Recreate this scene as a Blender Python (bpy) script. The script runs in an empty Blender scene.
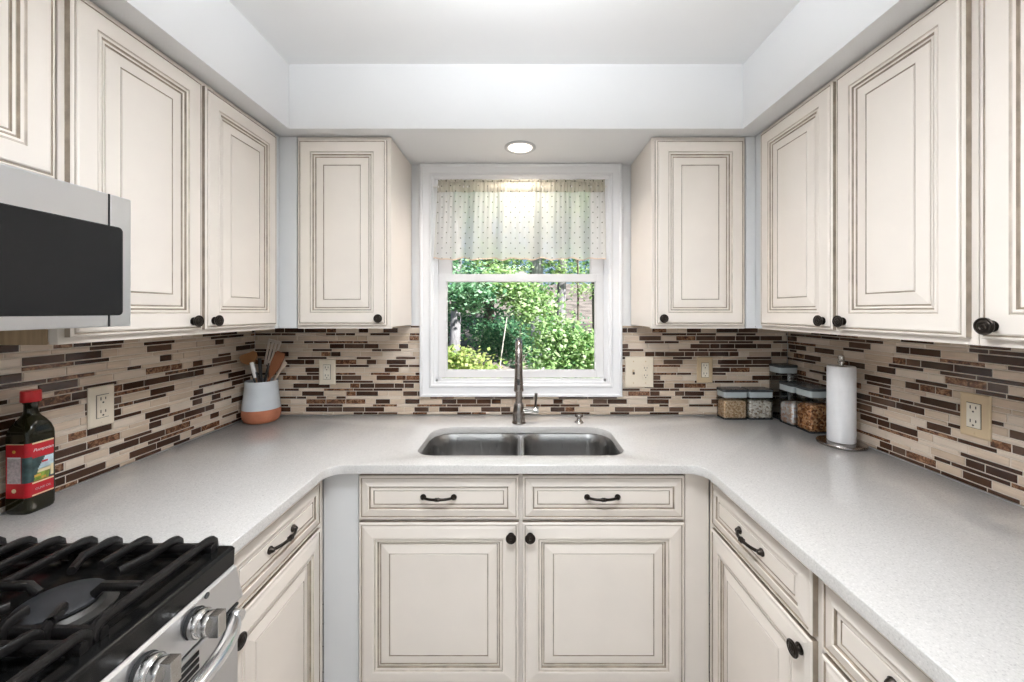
import bpy, bmesh, math, random
from mathutils import Vector, Matrix, noise

random.seed(7)
S = bpy.context.scene
COL = S.collection
PI = math.pi

# ------------------------------------------------------------------ materials
def new_mat(name):
    m = bpy.data.materials.new(name)
    m.use_nodes = True
    nt = m.node_tree
    return m, nt, nt.nodes['Principled BSDF'], nt.nodes['Material Output']

def pbr(name, col, rough=0.5, metal=0.0, spec=0.5, coat=0.0, var=0.0, vscale=8.0, bump=0.0, bscale=200.0, stretch=None):
    m, nt, b, out = new_mat(name)
    b.inputs['Base Color'].default_value = (*col, 1)
    b.inputs['Roughness'].default_value = rough
    b.inputs['Metallic'].default_value = metal
    b.inputs['Specular IOR Level'].default_value = spec
    b.inputs['Coat Weight'].default_value = coat
    tc = nt.nodes.new('ShaderNodeTexCoord')
    vec = tc.outputs['Object']
    if stretch:
        mp = nt.nodes.new('ShaderNodeMapping'); mp.inputs['Scale'].default_value = stretch
        nt.links.new(vec, mp.inputs['Vector']); vec = mp.outputs['Vector']
    if var > 0:
        n = nt.nodes.new('ShaderNodeTexNoise'); n.inputs['Scale'].default_value = vscale
        n.inputs['Detail'].default_value = 4
        nt.links.new(vec, n.inputs['Vector'])
        r = nt.nodes.new('ShaderNodeValToRGB')
        r.color_ramp.elements[0].position = 0.3; r.color_ramp.elements[1].position = 0.7
        r.color_ramp.elements[0].color = (*[c*(1-var) for c in col], 1)
        r.color_ramp.elements[1].color = (*[min(1, c*(1+var)) for c in col], 1)
        nt.links.new(n.outputs['Fac'], r.inputs['Fac'])
        nt.links.new(r.outputs['Color'], b.inputs['Base Color'])
    if bump > 0:
        n2 = nt.nodes.new('ShaderNodeTexNoise'); n2.inputs['Scale'].default_value = bscale
        nt.links.new(vec, n2.inputs['Vector'])
        bp = nt.nodes.new('ShaderNodeBump'); bp.inputs['Strength'].default_value = bump
        bp.inputs['Distance'].default_value = 0.002
        nt.links.new(n2.outputs['Fac'], bp.inputs['Height'])
        nt.links.new(bp.outputs['Normal'], b.inputs['Normal'])
    return m

def speckle(name, c1, c2, c3, scale=120, rough=0.8, bump=0.6):
    """cells of three colours: grains, nuts"""
    m, nt, b, out = new_mat(name)
    tc = nt.nodes.new('ShaderNodeTexCoord')
    v = nt.nodes.new('ShaderNodeTexVoronoi'); v.inputs['Scale'].default_value = scale
    nt.links.new(tc.outputs['Object'], v.inputs['Vector'])
    sep = nt.nodes.new('ShaderNodeSeparateColor'); nt.links.new(v.outputs['Color'], sep.inputs['Color'])
    r = nt.nodes.new('ShaderNodeValToRGB'); r.color_ramp.interpolation = 'LINEAR'
    r.color_ramp.elements[0].color = (*c1, 1); r.color_ramp.elements[0].position = .15
    r.color_ramp.elements[1].color = (*c3, 1); r.color_ramp.elements[1].position = .9
    e = r.color_ramp.elements.new(.5); e.color = (*c2, 1)
    nt.links.new(sep.outputs['Red'], r.inputs['Fac']); nt.links.new(r.outputs['Color'], b.inputs['Base Color'])
    bp = nt.nodes.new('ShaderNodeBump'); bp.inputs['Strength'].default_value = bump; bp.inputs['Distance'].default_value = .004
    bp.invert = True
    nt.links.new(v.outputs['Distance'], bp.inputs['Height']); nt.links.new(bp.outputs['Normal'], b.inputs['Normal'])
    b.inputs['Roughness'].default_value = rough
    return m

def clear(name, tint, gloss_mul=1.0, rough=0.02):
    """thin clear sheet: see-through with a fresnel sheen"""
    m, nt, b, out = new_mat(name); nt.nodes.remove(b)
    t = nt.nodes.new('ShaderNodeBsdfTransparent'); t.inputs['Color'].default_value = (*tint, 1)
    g = nt.nodes.new('ShaderNodeBsdfGlossy'); g.inputs['Roughness'].default_value = rough
    f = nt.nodes.new('ShaderNodeFresnel'); f.inputs['IOR'].default_value = 1.45
    mu = nt.nodes.new('ShaderNodeMath'); mu.operation = 'MULTIPLY'; mu.inputs[1].default_value = gloss_mul
    nt.links.new(f.outputs['Fac'], mu.inputs[0])
    mx = nt.nodes.new('ShaderNodeMixShader')
    nt.links.new(mu.outputs[0], mx.inputs['Fac']); nt.links.new(t.outputs[0], mx.inputs[1]); nt.links.new(g.outputs[0], mx.inputs[2])
    nt.links.new(mx.outputs[0], out.inputs['Surface'])
    return m

def emit(name, col, st):
    m, nt, b, out = new_mat(name)
    b.inputs['Base Color'].default_value = (*col, 1)
    b.inputs['Emission Color'].default_value = (*col, 1)
    b.inputs['Emission Strength'].default_value = st
    return m

def leaf_mat(name, col, tr=0.45):
    m, nt, b, out = new_mat(name); nt.nodes.remove(b)
    d = nt.nodes.new('ShaderNodeBsdfDiffuse'); d.inputs['Color'].default_value = (*col, 1)
    t = nt.nodes.new('ShaderNodeBsdfTranslucent'); t.inputs['Color'].default_value = (col[0]*1.15, col[1]*1.1, col[2]*.8, 1)
    mx = nt.nodes.new('ShaderNodeMixShader'); mx.inputs['Fac'].default_value = tr
    nt.links.new(d.outputs[0], mx.inputs[1]); nt.links.new(t.outputs[0], mx.inputs[2])
    nt.links.new(mx.outputs[0], out.inputs['Surface'])
    return m

def sheer_mat(name, alpha, base=(.93, .89, .80)):
    """sheer cotton with a staggered grid of small printed dots"""
    m, nt, b, out = new_mat(name); nt.nodes.remove(b)
    N = nt.nodes.new; L = nt.links.new
    tc = N('ShaderNodeTexCoord'); sx = N('ShaderNodeSeparateXYZ'); L(tc.outputs['Object'], sx.inputs[0])
    def M(op, a, bb=None, cc=None):
        n = N('ShaderNodeMath'); n.operation = op
        for i, v in enumerate((a, bb, cc)):
            if v is None: continue
            if isinstance(v, (int, float)): n.inputs[i].default_value = v
            else: L(v, n.inputs[i])
        return n.outputs[0]
    p = 0.046
    v = M('DIVIDE', sx.outputs['Z'], p * .56)
    row = M('FLOOR', v)
    u = M('DIVIDE', sx.outputs['X'], p)
    u2 = M('ADD', u, M('MULTIPLY', M('MODULO', row, 2.0), .5))
    fu = M('MULTIPLY', M('SUBTRACT', M('FRACT', M('ADD', u2, 100)), .5), p)
    fv = M('MULTIPLY', M('SUBTRACT', M('FRACT', M('ADD', v, 100)), .5), p * .56)
    d = M('SQRT', M('ADD', M('MULTIPLY', fu, fu), M('MULTIPLY', fv, fv)))
    dot = M('LESS_THAN', d, .0032)
    mixc = N('ShaderNodeMix'); mixc.data_type = 'RGBA'
    L(dot, mixc.inputs['Factor']); mixc.inputs[6].default_value = (*base, 1); mixc.inputs[7].default_value = (.16, .17, .14, 1)
    dif = N('ShaderNodeBsdfDiffuse'); L(mixc.outputs[2], dif.inputs['Color'])
    trl = N('ShaderNodeBsdfTranslucent'); L(mixc.outputs[2], trl.inputs['Color'])
    tra = N('ShaderNodeBsdfTransparent')
    m1 = N('ShaderNodeMixShader'); m1.inputs['Fac'].default_value = .6
    L(dif.outputs[0], m1.inputs[1]); L(trl.outputs[0], m1.inputs[2])
    m2 = N('ShaderNodeMixShader')
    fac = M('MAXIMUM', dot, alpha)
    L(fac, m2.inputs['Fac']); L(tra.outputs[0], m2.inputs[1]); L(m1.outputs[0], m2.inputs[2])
    L(m2.outputs[0], out.inputs['Surface'])
    return m

def brushed(name, col, rough=0.3, axis=(4, 4, 400)):
    m, nt, b, out = new_mat(name)
    b.inputs['Base Color'].default_value = (*col, 1); b.inputs['Metallic'].default_value = 1
    tc = nt.nodes.new('ShaderNodeTexCoord'); mp = nt.nodes.new('ShaderNodeMapping'); mp.inputs['Scale'].default_value = axis
    n = nt.nodes.new('ShaderNodeTexNoise'); n.inputs['Scale'].default_value = 3
    nt.links.new(tc.outputs['Object'], mp.inputs['Vector']); nt.links.new(mp.outputs['Vector'], n.inputs['Vector'])
    mr = nt.nodes.new('ShaderNodeMapRange'); mr.inputs['To Min'].default_value = rough * .93; mr.inputs['To Max'].default_value = rough * 1.07
    nt.links.new(n.outputs['Fac'], mr.inputs['Value']); nt.links.new(mr.outputs[0], b.inputs['Roughness'])
    return m

M = {}
M['wall'] = pbr('wall_paint', (.81, .812, .818), .6, var=.012, vscale=3)
M['ceil'] = pbr('ceiling_paint', (.86, .86, .862), .7, var=.01, vscale=3)
M['trim'] = pbr('white_trim_paint', (.80, .80, .815), .35, var=.01)
M['vinyl'] = pbr('white_vinyl', (.78, .765, .77), .35, var=.01)
M['cream'] = pbr('cream_paint', (.79, .725, .66), .36, var=.025, vscale=6)
M['creamB'] = pbr('cream_frame_paint', (.80, .735, .67), .38, var=.025, vscale=5)
M['glaze'] = pbr('brown_glaze', (.34, .28, .22), .45, var=.25, vscale=25)
M['glazeL'] = pbr('light_brown_glaze', (.56, .49, .42), .42, var=.2, vscale=20)
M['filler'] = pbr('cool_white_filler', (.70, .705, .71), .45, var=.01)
M['rawwood'] = pbr('raw_cabinet_plywood', (.44, .31, .19), .6, var=.18, vscale=5, stretch=(1, 14, 1))
M['kick'] = pbr('toe_kick', (.30, .27, .23), .6, var=.03)
M['bronze'] = pbr('oil_rubbed_bronze', (.030, .024, .020), .34, .85, var=.25, vscale=60)
M['steel'] = brushed('brushed_steel', (.67, .675, .69), .34, (2, 2, 60))
M['steelH'] = brushed('handle_steel', (.74, .75, .77), .2, (300, 4, 300))
M['sinksteel'] = brushed('sink_steel', (.40, .395, .39), .28, (400, 4, 4))
M['chrome'] = pbr('polished_chrome', (.62, .60, .57), .10, 1.0, var=.03)
M['knobsteel'] = pbr('knob_steel', (.52, .505, .49), .24, 1.0, var=.04, vscale=30)
M['nickel'] = pbr('dark_nickel', (.34, .31, .29), .22, 1.0, var=.06, vscale=30)
M['black'] = pbr('black_enamel', (.006, .006, .006), .2, 0, .25, var=.1)
M['iron'] = pbr('cast_iron', (.010, .009, .009), .32, 0, .38, var=.2, vscale=40, bump=.25, bscale=300)
M['cap'] = pbr('burner_cap', (.028, .029, .032), .5, var=.15, vscale=30)
M['alum'] = pbr('burner_alloy', (.12, .115, .11), .4, .8, var=.1)
M['bglass'] = pbr('black_glass', (.010, .010, .0105), .25, 0, .22, var=.05)
M['dark'] = pbr('dark_gap', (.012, .012, .013), .7, var=.05)
M['grey'] = pbr('dark_grey_plastic', (.050, .054, .058), .25, 0, .5, var=.05)
M['seal'] = pbr('pale_silicone_seal', (.42, .46, .465), .35, var=.03)
M['plate'] = pbr('almond_plastic', (.78, .69, .56), .38, var=.015)
M['plateT'] = pbr('tan_plastic', (.60, .46, .29), .38, var=.015)
M['plateW'] = pbr('ivory_plastic', (.80, .74, .63), .35, var=.015)
M['slot'] = pbr('outlet_slot', (.06, .045, .035), .6, var=.05)
M['paper'] = pbr('paper_towel', (.92, .915, .93), .9, var=.02, vscale=40, bump=.5, bscale=160)
M['card'] = pbr('cardboard_core', (.45, .34, .24), .8, var=.05)
M['terra'] = pbr('terracotta', (.46, .165, .085), .75, var=.1, vscale=30, bump=.2)
M['cglaze'] = pbr('pale_blue_glaze', (.64, .67, .70), .14, var=.05, vscale=18, coat=.4)
M['woodA'] = pbr('honey_wood', (.37, .17, .065), .5, var=.2, vscale=8, stretch=(1, 1, .15))
M['woodB'] = pbr('reddish_wood', (.24, .085, .035), .5, var=.2, vscale=8, stretch=(1, 1, .15))
M['woodC'] = pbr('pale_wood', (.62, .50, .40), .55, var=.2, vscale=10, stretch=(1, 1, .15))
M['turner'] = pbr('pale_turner_metal', (.74, .68, .63), .3, .75, var=.05)
M['wht'] = pbr('white_plastic', (.80, .78, .76), .3, var=.02)
M['silic'] = pbr('black_nylon', (.03, .027, .026), .4, var=.1)
M['oil'] = pbr('olive_oil_bottle', (.012, .011, .003), .10, 0, .4, coat=.0, var=.3, vscale=6)
M['red'] = pbr('red_cap_plastic', (.62, .012, .018), .3, var=.05)
M['lred'] = pbr('label_red', (.48, .008, .018), .35, var=.12, vscale=30)
M['lcream'] = pbr('label_cream', (.80, .68, .42), .4, var=.05)
M['lwhite'] = pbr('label_white', (.82, .80, .80), .4, var=.03)
M['lpink'] = pbr('label_small_print', (.50, .43, .44), .5, var=.25, vscale=160)
M['lsky'] = pbr('label_picture_sky', (.52, .66, .72), .4, var=.28, vscale=60)
M['ldark'] = pbr('label_picture_dark', (.04, .075, .075), .4, var=.5, vscale=60)
M['lgreen'] = pbr('label_picture_green', (.20, .30, .04), .4, var=.6, vscale=70)
M['lorange'] = pbr('label_picture_orange', (.62, .34, .06), .4, var=.3, vscale=70)
M['lens'] = emit('lamp_lens', (1, .93, .87), 1.0)
M['lens2'] = emit('fill_bowl_glow', (1, .97, .93), 2.0)  # glow of the added fill bowls
M['ring'] = pbr('lamp_trim', (.55, .55, .56), .35, var=.02)
M['glass'] = clear('window_glass', (.98, .99, .985), .18)
M['acryl'] = clear('clear_acrylic', (.965, .97, .97), .5, .05)
M['sheer'] = sheer_mat('sheer_dotted_fabric', .68, (.93, .92, .895))
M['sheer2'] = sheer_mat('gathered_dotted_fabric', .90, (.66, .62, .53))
M['hem'] = pbr('hem_fabric', (.62, .48, .38), .9, var=.1)
M['oats'] = speckle('oat_grain', (.55, .34, .18), (.74, .52, .32), (.86, .68, .47), 150)
M['beans'] = speckle('bean_pasta', (.40, .31, .22), (.86, .78, .68), (.95, .90, .83), 120, bump=.9)
M['pale'] = speckle('pale_grain', (.75, .50, .36), (.86, .74, .66), (.92, .90, .92), 100)
M['nuts'] = speckle('brown_nuts', (.24, .085, .03), (.60, .26, .09), (.82, .52, .29), 125, bump=.9)

def quartz():
    m, nt, b, out = new_mat('white_quartz')
    tc = nt.nodes.new('ShaderNodeTexCoord')
    n = nt.nodes.new('ShaderNodeTexNoise'); n.inputs['Scale'].default_value = 260; n.inputs['Detail'].default_value = 6
    n.inputs['Roughness'].default_value = .7
    nt.links.new(tc.outputs['Object'], n.inputs['Vector'])
    r = nt.nodes.new('ShaderNodeValToRGB')
    els = r.color_ramp.elements
    els[0].position = .30; els[0].color = (.38, .37, .36, 1)
    els[1].position = .72; els[1].color = (.75, .735, .72, 1)
    e = els.new(.44); e.color = (.555, .538, .52, 1)
    e = els.new(.58); e.color = (.59, .572, .552, 1)
    nt.links.new(n.outputs['Fac'], r.inputs['Fac']); nt.links.new(r.outputs['Color'], b.inputs['Base Color'])
    b.inputs['Roughness'].default_value = .11
    b.inputs['Specular IOR Level'].default_value = .7
    return m
M['quartz'] = quartz()

def tile_marble():
    m, nt, b, out = new_mat('marbled_brown_tile')
    tc = nt.nodes.new('ShaderNodeTexCoord')
    n = nt.nodes.new('ShaderNodeTexNoise'); n.inputs['Scale'].default_value = 60; n.inputs['Detail'].default_value = 8
    n.inputs['Distortion'].default_value = 1.6
    nt.links.new(tc.outputs['Object'], n.inputs['Vector'])
    r = nt.nodes.new('ShaderNodeValToRGB')
    els = r.color_ramp.elements
    els[0].position = .38; els[0].color = (.055, .023, .011, 1)
    els[1].position = .68; els[1].color = (.38, .22, .125, 1)
    e = els.new(.5); e.color = (.16, .065, .03, 1)
    nt.links.new(n.outputs['Fac'], r.inputs['Fac']); nt.links.new(r.outputs['Color'], b.inputs['Base Color'])
    b.inputs['Roughness'].default_value = .2
    return m
TILE = [pbr('tile_grout', (.66, .58, .50), .8, var=.05, vscale=30),
        pbr('dark_brown_glass_tile', (.046, .020, .011), .07, 0, .4, var=.15, vscale=15),
        pbr('brown_glass_tile', (.070, .033, .019), .07, 0, .4, var=.2, vscale=15),
        pbr('umber_glass_tile', (.105, .060, .040), .07, 0, .4, var=.2, vscale=15),
        tile_marble(),
        pbr('cream_stone_tile', (.62, .495, .385), .14, var=.09, vscale=14, stretch=(1, 1, 12)),
        pbr('beige_stone_tile', (.55, .43, .325), .14, var=.09, vscale=14, stretch=(1, 1, 12)),
        pbr('ivory_glass_tile', (.68, .575, .475), .10, var=.05, vscale=14, stretch=(1, 1, 12))]

def planks():
    m, nt, b, out = new_mat('oak_floor')
    tc = nt.nodes.new('ShaderNodeTexCoord')
    br = nt.nodes.new('ShaderNodeTexBrick')
    br.inputs['Scale'].default_value = 1; br.inputs['Brick Width'].default_value = 1.1; br.inputs['Row Height'].default_value = .12
    br.inputs['Mortar Size'].default_value = .002
    br.inputs['Color1'].default_value = (.72, .68, .635, 1); br.inputs['Color2'].default_value = (.78, .74, .70, 1)
    br.inputs['Mortar'].default_value = (.12, .07, .04, 1)
    nt.links.new(tc.outputs['Object'], br.inputs['Vector']); nt.links.new(br.outputs['Color'], b.inputs['Base Color'])
    b.inputs['Roughness'].default_value = .4
    return m
M['floor'] = planks()
M['bark'] = pbr('grey_bark', (.25, .24, .265), .9, var=.35, vscale=6, bump=1, bscale=30, stretch=(4, 4, .7))
M['barkL'] = pbr('pale_grey_bark', (.40, .40, .43), .9, var=.3, vscale=6, bump=1, bscale=30, stretch=(4, 4, .7))
M['barkD'] = pbr('dark_bark', (.12, .10, .085), .9, var=.35, vscale=6, bump=1, bscale=30, stretch=(4, 4, .7))
M['barkP'] = pbr('pale_stem', (.55, .52, .48), .8, var=.2, vscale=8)
M['ground'] = pbr('leaf_litter', (.20, .17, .16), .95, var=.55, vscale=1.4)
M['siding'] = pbr('house_siding', (.5, .48, .45), .7, var=.05)
LEAF = {
 'yellow': [leaf_mat('yellow_green_leaf', (.44, .50, .20)), leaf_mat('lime_leaf', (.33, .44, .16)), leaf_mat('pale_lime_leaf', (.56, .60, .34)), leaf_mat('moss_leaf', (.16, .27, .06))],
 'bright': [leaf_mat('fresh_leaf', (.29, .45, .19)), leaf_mat('light_leaf', (.42, .58, .31)), leaf_mat('pale_leaf', (.60, .70, .50)), leaf_mat('mid_leaf', (.12, .25, .10))],
 'cool':   [leaf_mat('cool_leaf', (.15, .33, .18)), leaf_mat('cool_light_leaf', (.30, .50, .34)), leaf_mat('cool_pale_leaf', (.48, .64, .52)), leaf_mat('cool_dark_leaf', (.05, .14, .08))],
 'dark':   [leaf_mat('deep_leaf', (.07, .18, .10)), leaf_mat('deep_mid_leaf', (.12, .28, .16)), leaf_mat('deep_shade_leaf', (.045, .12, .075)), leaf_mat('deep_light_leaf', (.28, .46, .28))],
}

# ------------------------------------------------------------------ mesh builder
class MB:
    def __init__(s): s.v = []; s.f = []; s.m = []
    def add(s, verts, faces, mat=0):
        o = len(s.v); s.v += [tuple(p) for p in verts]
        for f in faces:
            s.f.append(tuple(i + o for i in f)); s.m.append(mat)
    def box(s, x0, x1, y0, y1, z0, z1, mat=0):
        x0, x1 = min(x0, x1), max(x0, x1); y0, y1 = min(y0, y1), max(y0, y1); z0, z1 = min(z0, z1), max(z0, z1)
        s.add([(x0,y0,z0),(x1,y0,z0),(x1,y1,z0),(x0,y1,z0),(x0,y0,z1),(x1,y0,z1),(x1,y1,z1),(x0,y1,z1)],
              [(0,3,2,1),(4,5,6,7),(0,1,5,4),(1,2,6,5),(2,3,7,6),(3,0,4,7)], mat)
        return s
    def tube(s, pts, rad, n=12, mat=0, flat=1.0, cap=True):
        """swept tube; rad number or list; flat squashes the second axis"""
        pts = [Vector(p) for p in pts]
        if isinstance(rad, (int, float)): rad = [rad] * len(pts)
        vs = []; fs = []
        prev = None
        for i, p in enumerate(pts):
            t = (pts[min(i+1, len(pts)-1)] - pts[max(i-1, 0)])
            if t.length < 1e-9: t = Vector((0, 0, 1))
            t.normalize()
            if prev is None:
                a = Vector((0, 0, 1)) if abs(t.z) < .9 else Vector((1, 0, 0))
                u = t.cross(a).normalized()
            else:
                u = (prev - t * prev.dot(t)).normalized()
            prev = u; w = t.cross(u)
            for k in range(n):
                an = 2*PI*k/n
                vs.append(p + (u*math.cos(an) + w*math.sin(an)*flat) * rad[i])
        for i in range(len(pts)-1):
            for k in range(n):
                a = i*n+k; b = i*n+(k+1) % n
                fs.append((a, b, b+n, a+n))
        if cap:
            fs.append(tuple(range(n))[::-1]); fs.append(tuple((len(pts)-1)*n + k for k in range(n)))
        s.add(vs, fs, mat); return s
    def lathe(s, prof, n=32, c=(0, 0, 0), mat=0, axis='z', cap=True):
        vs = []; fs = []
        for r, z in prof:
            for k in range(n):
                an = 2*PI*k/n
                a, b = r*math.cos(an), r*math.sin(an)
                if axis == 'z': p = (c[0]+a, c[1]+b, c[2]+z)
                elif axis == 'x': p = (c[0]+z, c[1]+a, c[2]+b)
                else: p = (c[0]+a, c[1]+z, c[2]+b)
                vs.append(p)
        for i in range(len(prof)-1):
            for k in range(n):
                a = i*n+k; b = i*n+(k+1) % n
                fs.append((a, b, b+n, a+n))
        if cap:
            fs.append(tuple(range(n))[::-1]); fs.append(tuple((len(prof)-1)*n + k for k in range(n)))
        s.add(vs, fs, mat); return s
    def rings(s, x0, x1, z0, z1, prof, y=0.0, fill=True, back=True, fmat=0):
        """rectangular panel in the xz plane facing -y; prof = (inset, height, material of the strip leading to it)"""
        vs = []
        for ins, h, mt in prof:
            vs += [(x0+ins, y-h, z0+ins), (x1-ins, y-h, z0+ins), (x1-ins, y-h, z1-ins), (x0+ins, y-h, z1-ins)]
        o = len(s.v); s.v += vs
        for i in range(1, len(prof)):
            for k in range(4):
                a = o+(i-1)*4+k; b = o+(i-1)*4+(k+1) % 4
                s.f.append((a, b, b+4, a+4)); s.m.append(prof[i][2])
        if fill:
            l = o+(len(prof)-1)*4; s.f.append((l, l+1, l+2, l+3)); s.m.append(fmat)
        if back:
            s.f.append((o+3, o+2, o+1, o)); s.m.append(0)
        return s
    def build(s, name, mats, parent=None, smooth=None, bevel=None, recalc=True):
        me = bpy.data.meshes.new(name)
        me.from_pydata(s.v, [], s.f)
        if not isinstance(mats, (list, tuple)): mats = [mats]
        for m in mats: me.materials.append(m)
        me.polygons.foreach_set('material_index', s.m)
        if recalc:
            bm = bmesh.new(); bm.from_mesh(me)
            bmesh.ops.recalc_face_normals(bm, faces=bm.faces)
            bm.to_mesh(me); bm.free()
        if smooth is not None:
            for p in me.polygons: p.use_smooth = True
            me.set_sharp_from_angle(angle=math.radians(smooth))
        me.update()
        o = bpy.data.objects.new(name, me); COL.objects.link(o)
        if parent: o.parent = parent
        if bevel:
            b = o.modifiers.new('bevel', 'BEVEL'); b.width = bevel; b.segments = 3
            b.limit_method = 'ANGLE'; b.angle_limit = math.radians(40); b.harden_normals = False
        return o

def tag(o, label=None, cat=None, group=None, kind=None):
    if label: o['label'] = label
    if cat: o['category'] = cat
    if group: o['group'] = group
    if kind: o['kind'] = kind
    return o

def thing(name, label, cat, loc=(0, 0, 0), rz=0.0, group=None):
    o = bpy.data.objects.new(name, None); COL.objects.link(o)
    o.empty_display_size = .05
    o.location = loc; o.rotation_euler = (0, 0, rz)
    return tag(o, label, cat, group)

def struct(o):
    o['kind'] = 'structure'; return o

# ------------------------------------------------------------------ room dimensions (metres)
XL, XR, YB, YF = -1.365, 1.367, 1.996, -3.2       # tiled face of left, right and back walls; far rear wall
ZC, ZS = 2.467, 2.200                             # ceiling, underside of the soffit
CT, CB = .914, .884                               # counter top and underside
UB, UT = 1.372, 2.197                             # upper cabinets
TG = .008                                         # tile thickness
WX0, WX1, WZ0, WZ1 = -.436, .436, 1.072, 2.135    # window opening

# shell
def room():
    a, b, c = XL-TG, XR+TG, YB+TG
    struct(MB().box(a-.12, b+.12, YF-.12, c+.14, -.12, 0).build('floor', M['floor']))
    struct(MB().box(a-.12, b+.12, YF-.12, c+.14, ZC, ZC+.15).build('ceiling', M['ceil']))
    struct(MB().box(a-.12, a, YF, c, 0, ZC).build('wall_left', M['wall']))
    struct(MB().box(b, b+.12, YF, c, 0, ZC).build('wall_right', M['wall']))
    w = MB()
    w.box(a-.12, WX0-.012, c, c+.14, 0, ZC); w.box(WX1+.012, b+.12, c, c+.14, 0, ZC)
    w.box(WX0-.012, WX1+.012, c, c+.14, 0, WZ0-.012); w.box(WX0-.012, WX1+.012, c, c+.14, WZ1+.012, ZC)
    struct(w.build('wall_back', M['wall']))
    # rear wall behind the viewer with a wide window
    w = MB()
    w.box(a-.12, -1.05, YF-.12, YF, 0, ZC); w.box(1.05, b+.12, YF-.12, YF, 0, ZC)
    w.box(-1.05, 1.05, YF-.12, YF, 0, .35); w.box(-1.05, 1.05, YF-.12, YF, 2.2, ZC)
    struct(w.build('wall_rear', M['wall']))
    root = bpy.data.objects.new('window_2', None); COL.objects.link(root); root.location = (0, YF, .35); struct(root)
    f = MB()
    for x in (-1.05, -.03, .99): f.box(x, x+.06, -.09, -.02, 0, 1.85)
    f.box(-1.05, 1.05, -.09, -.02, 0, .06); f.box(-1.05, 1.05, -.09, -.02, 1.79, 1.85)
    f.build('window_frame', M['vinyl'], root)
    MB().box(-.99, .99, -.06, -.052, .06, 1.79).build('window_pane', M['glass'], root)
    # soffit: U-shaped drop above the wall cabinets
    sx0, sx1, sy = -.957, .917, 1.605
    s = MB()
    out = [(a, YF+.0), (sx0, YF+.0), (sx0, sy), (sx1, sy), (sx1, YF+.0), (b, YF+.0), (b, c), (a, c)]
    n = len(out)
    s.add([(x, y, ZS) for x, y in out] + [(x, y, ZC) for x, y in out],
          [(i, (i+1) % n, (i+1) % n+n, i+n) for i in range(n)] + [(0,1,2,7),(2,3,6,7),(3,4,5,6)] +
          [(n, n+7, n+2, n+1), (n+2, n+7, n+6, n+3), (n+3, n+6, n+5, n+4)])
    struct(s.build('soffit', M['wall']))
room()

# ------------------------------------------------------------------ mosaic backsplash
def backsplash(name, u0, u1, fn, skip, seed, zt=UB):
    rnd = random.Random(seed)
    mb = MB()
    def P(u, z, h): return fn(u, z, h)
    def slab(ua, ub, za, zb, h, mt, ch=.0012):
        vs = [P(ua, za, 0), P(ub, za, 0), P(ub, zb, 0), P(ua, zb, 0),
              P(ua, za, h-ch), P(ub, za, h-ch), P(ub, zb, h-ch), P(ua, zb, h-ch),
              P(ua+ch, za+ch, h), P(ub-ch, za+ch, h), P(ub-ch, zb-ch, h), P(ua+ch, zb-ch, h)]
        fs = [(0,1,5,4),(1,2,6,5),(2,3,7,6),(3,0,4,7),(4,5,9,8),(5,6,10,9),(6,7,11,10),(7,4,8,11),(8,9,10,11)]
        mb.add(vs, fs, mt)
    G = .0038
    z = CT + .003; r = 0
    # rectangles of grout behind
    for ua, ub, za, zb in skip['slabs']: slab(ua, ub, za, zb, .0052, 0, .0005)
    while z < zt - .006:
        hgt = .0222 if r % 2 else .0108
        hgt = min(hgt, zt - .001 - z)
        u = u0 + G - rnd.random()*.09
        last_dark = False
        while u < u1:
            L = rnd.choice((.047, .047, .072, .098, .098, .110)) if r % 2 else rnd.choice((.047, .072, .098, .098, .123, .148))
            ua, ub = max(u, u0), min(u+L, u1)
            p = rnd.random()
            pd = .55 if r % 2 else .58
            if last_dark: pd -= .10
            if p < pd:
                q = rnd.random()
                mt = 1 if q < .42 else 2 if q < .68 else 3 if q < .80 else 4
                last_dark = True
            else:
                q = rnd.random()
                mt = 5 if q < .45 else 6 if q < .75 else 7
                last_dark = False
            if ub - ua > .006:
                segs = [(ua, ub)]
                for (sa, sb, ka, kb) in skip['holes']:
                    if z + hgt > ka and z < kb:
                        new = []
                        for x, y in segs:
                            if y <= sa or x >= sb: new.append((x, y)); continue
                            if x < sa: new.append((x, sa))
                            if y > sb: new.append((sb, y))
                        segs = new
                for x, y in segs:
                    if y - x > .005: slab(x, y, z, z+hgt, TG, mt)
            u += L + G
        z += hgt + G; r += 1
    return struct(mb.build(name, TILE))

backsplash('backsplash_left', .02, YB-.001, lambda u, z, h: (XL-TG+.0005+h, u, z),
           {'slabs': [(.02, YB-.001, CT+.001, UB)], 'holes': []}, 11)
backsplash('backsplash_right', -.35, YB-.001, lambda u, z, h: (XR+TG-.0005-h, u, z),
           {'slabs': [(-.35, YB-.001, CT+.001, UB)], 'holes': []}, 23)
backsplash('backsplash_back', XL, XR, lambda u, z, h: (u, YB+TG-.0005-h, z),
           {'slabs': [(XL, -.515, CT+.001, UB), (.515, XR, CT+.001, UB), (-.515, .515, CT+.001, 1.009)],
            'holes': [(-.515, .515, 1.009, 9)]}, 5)

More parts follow.
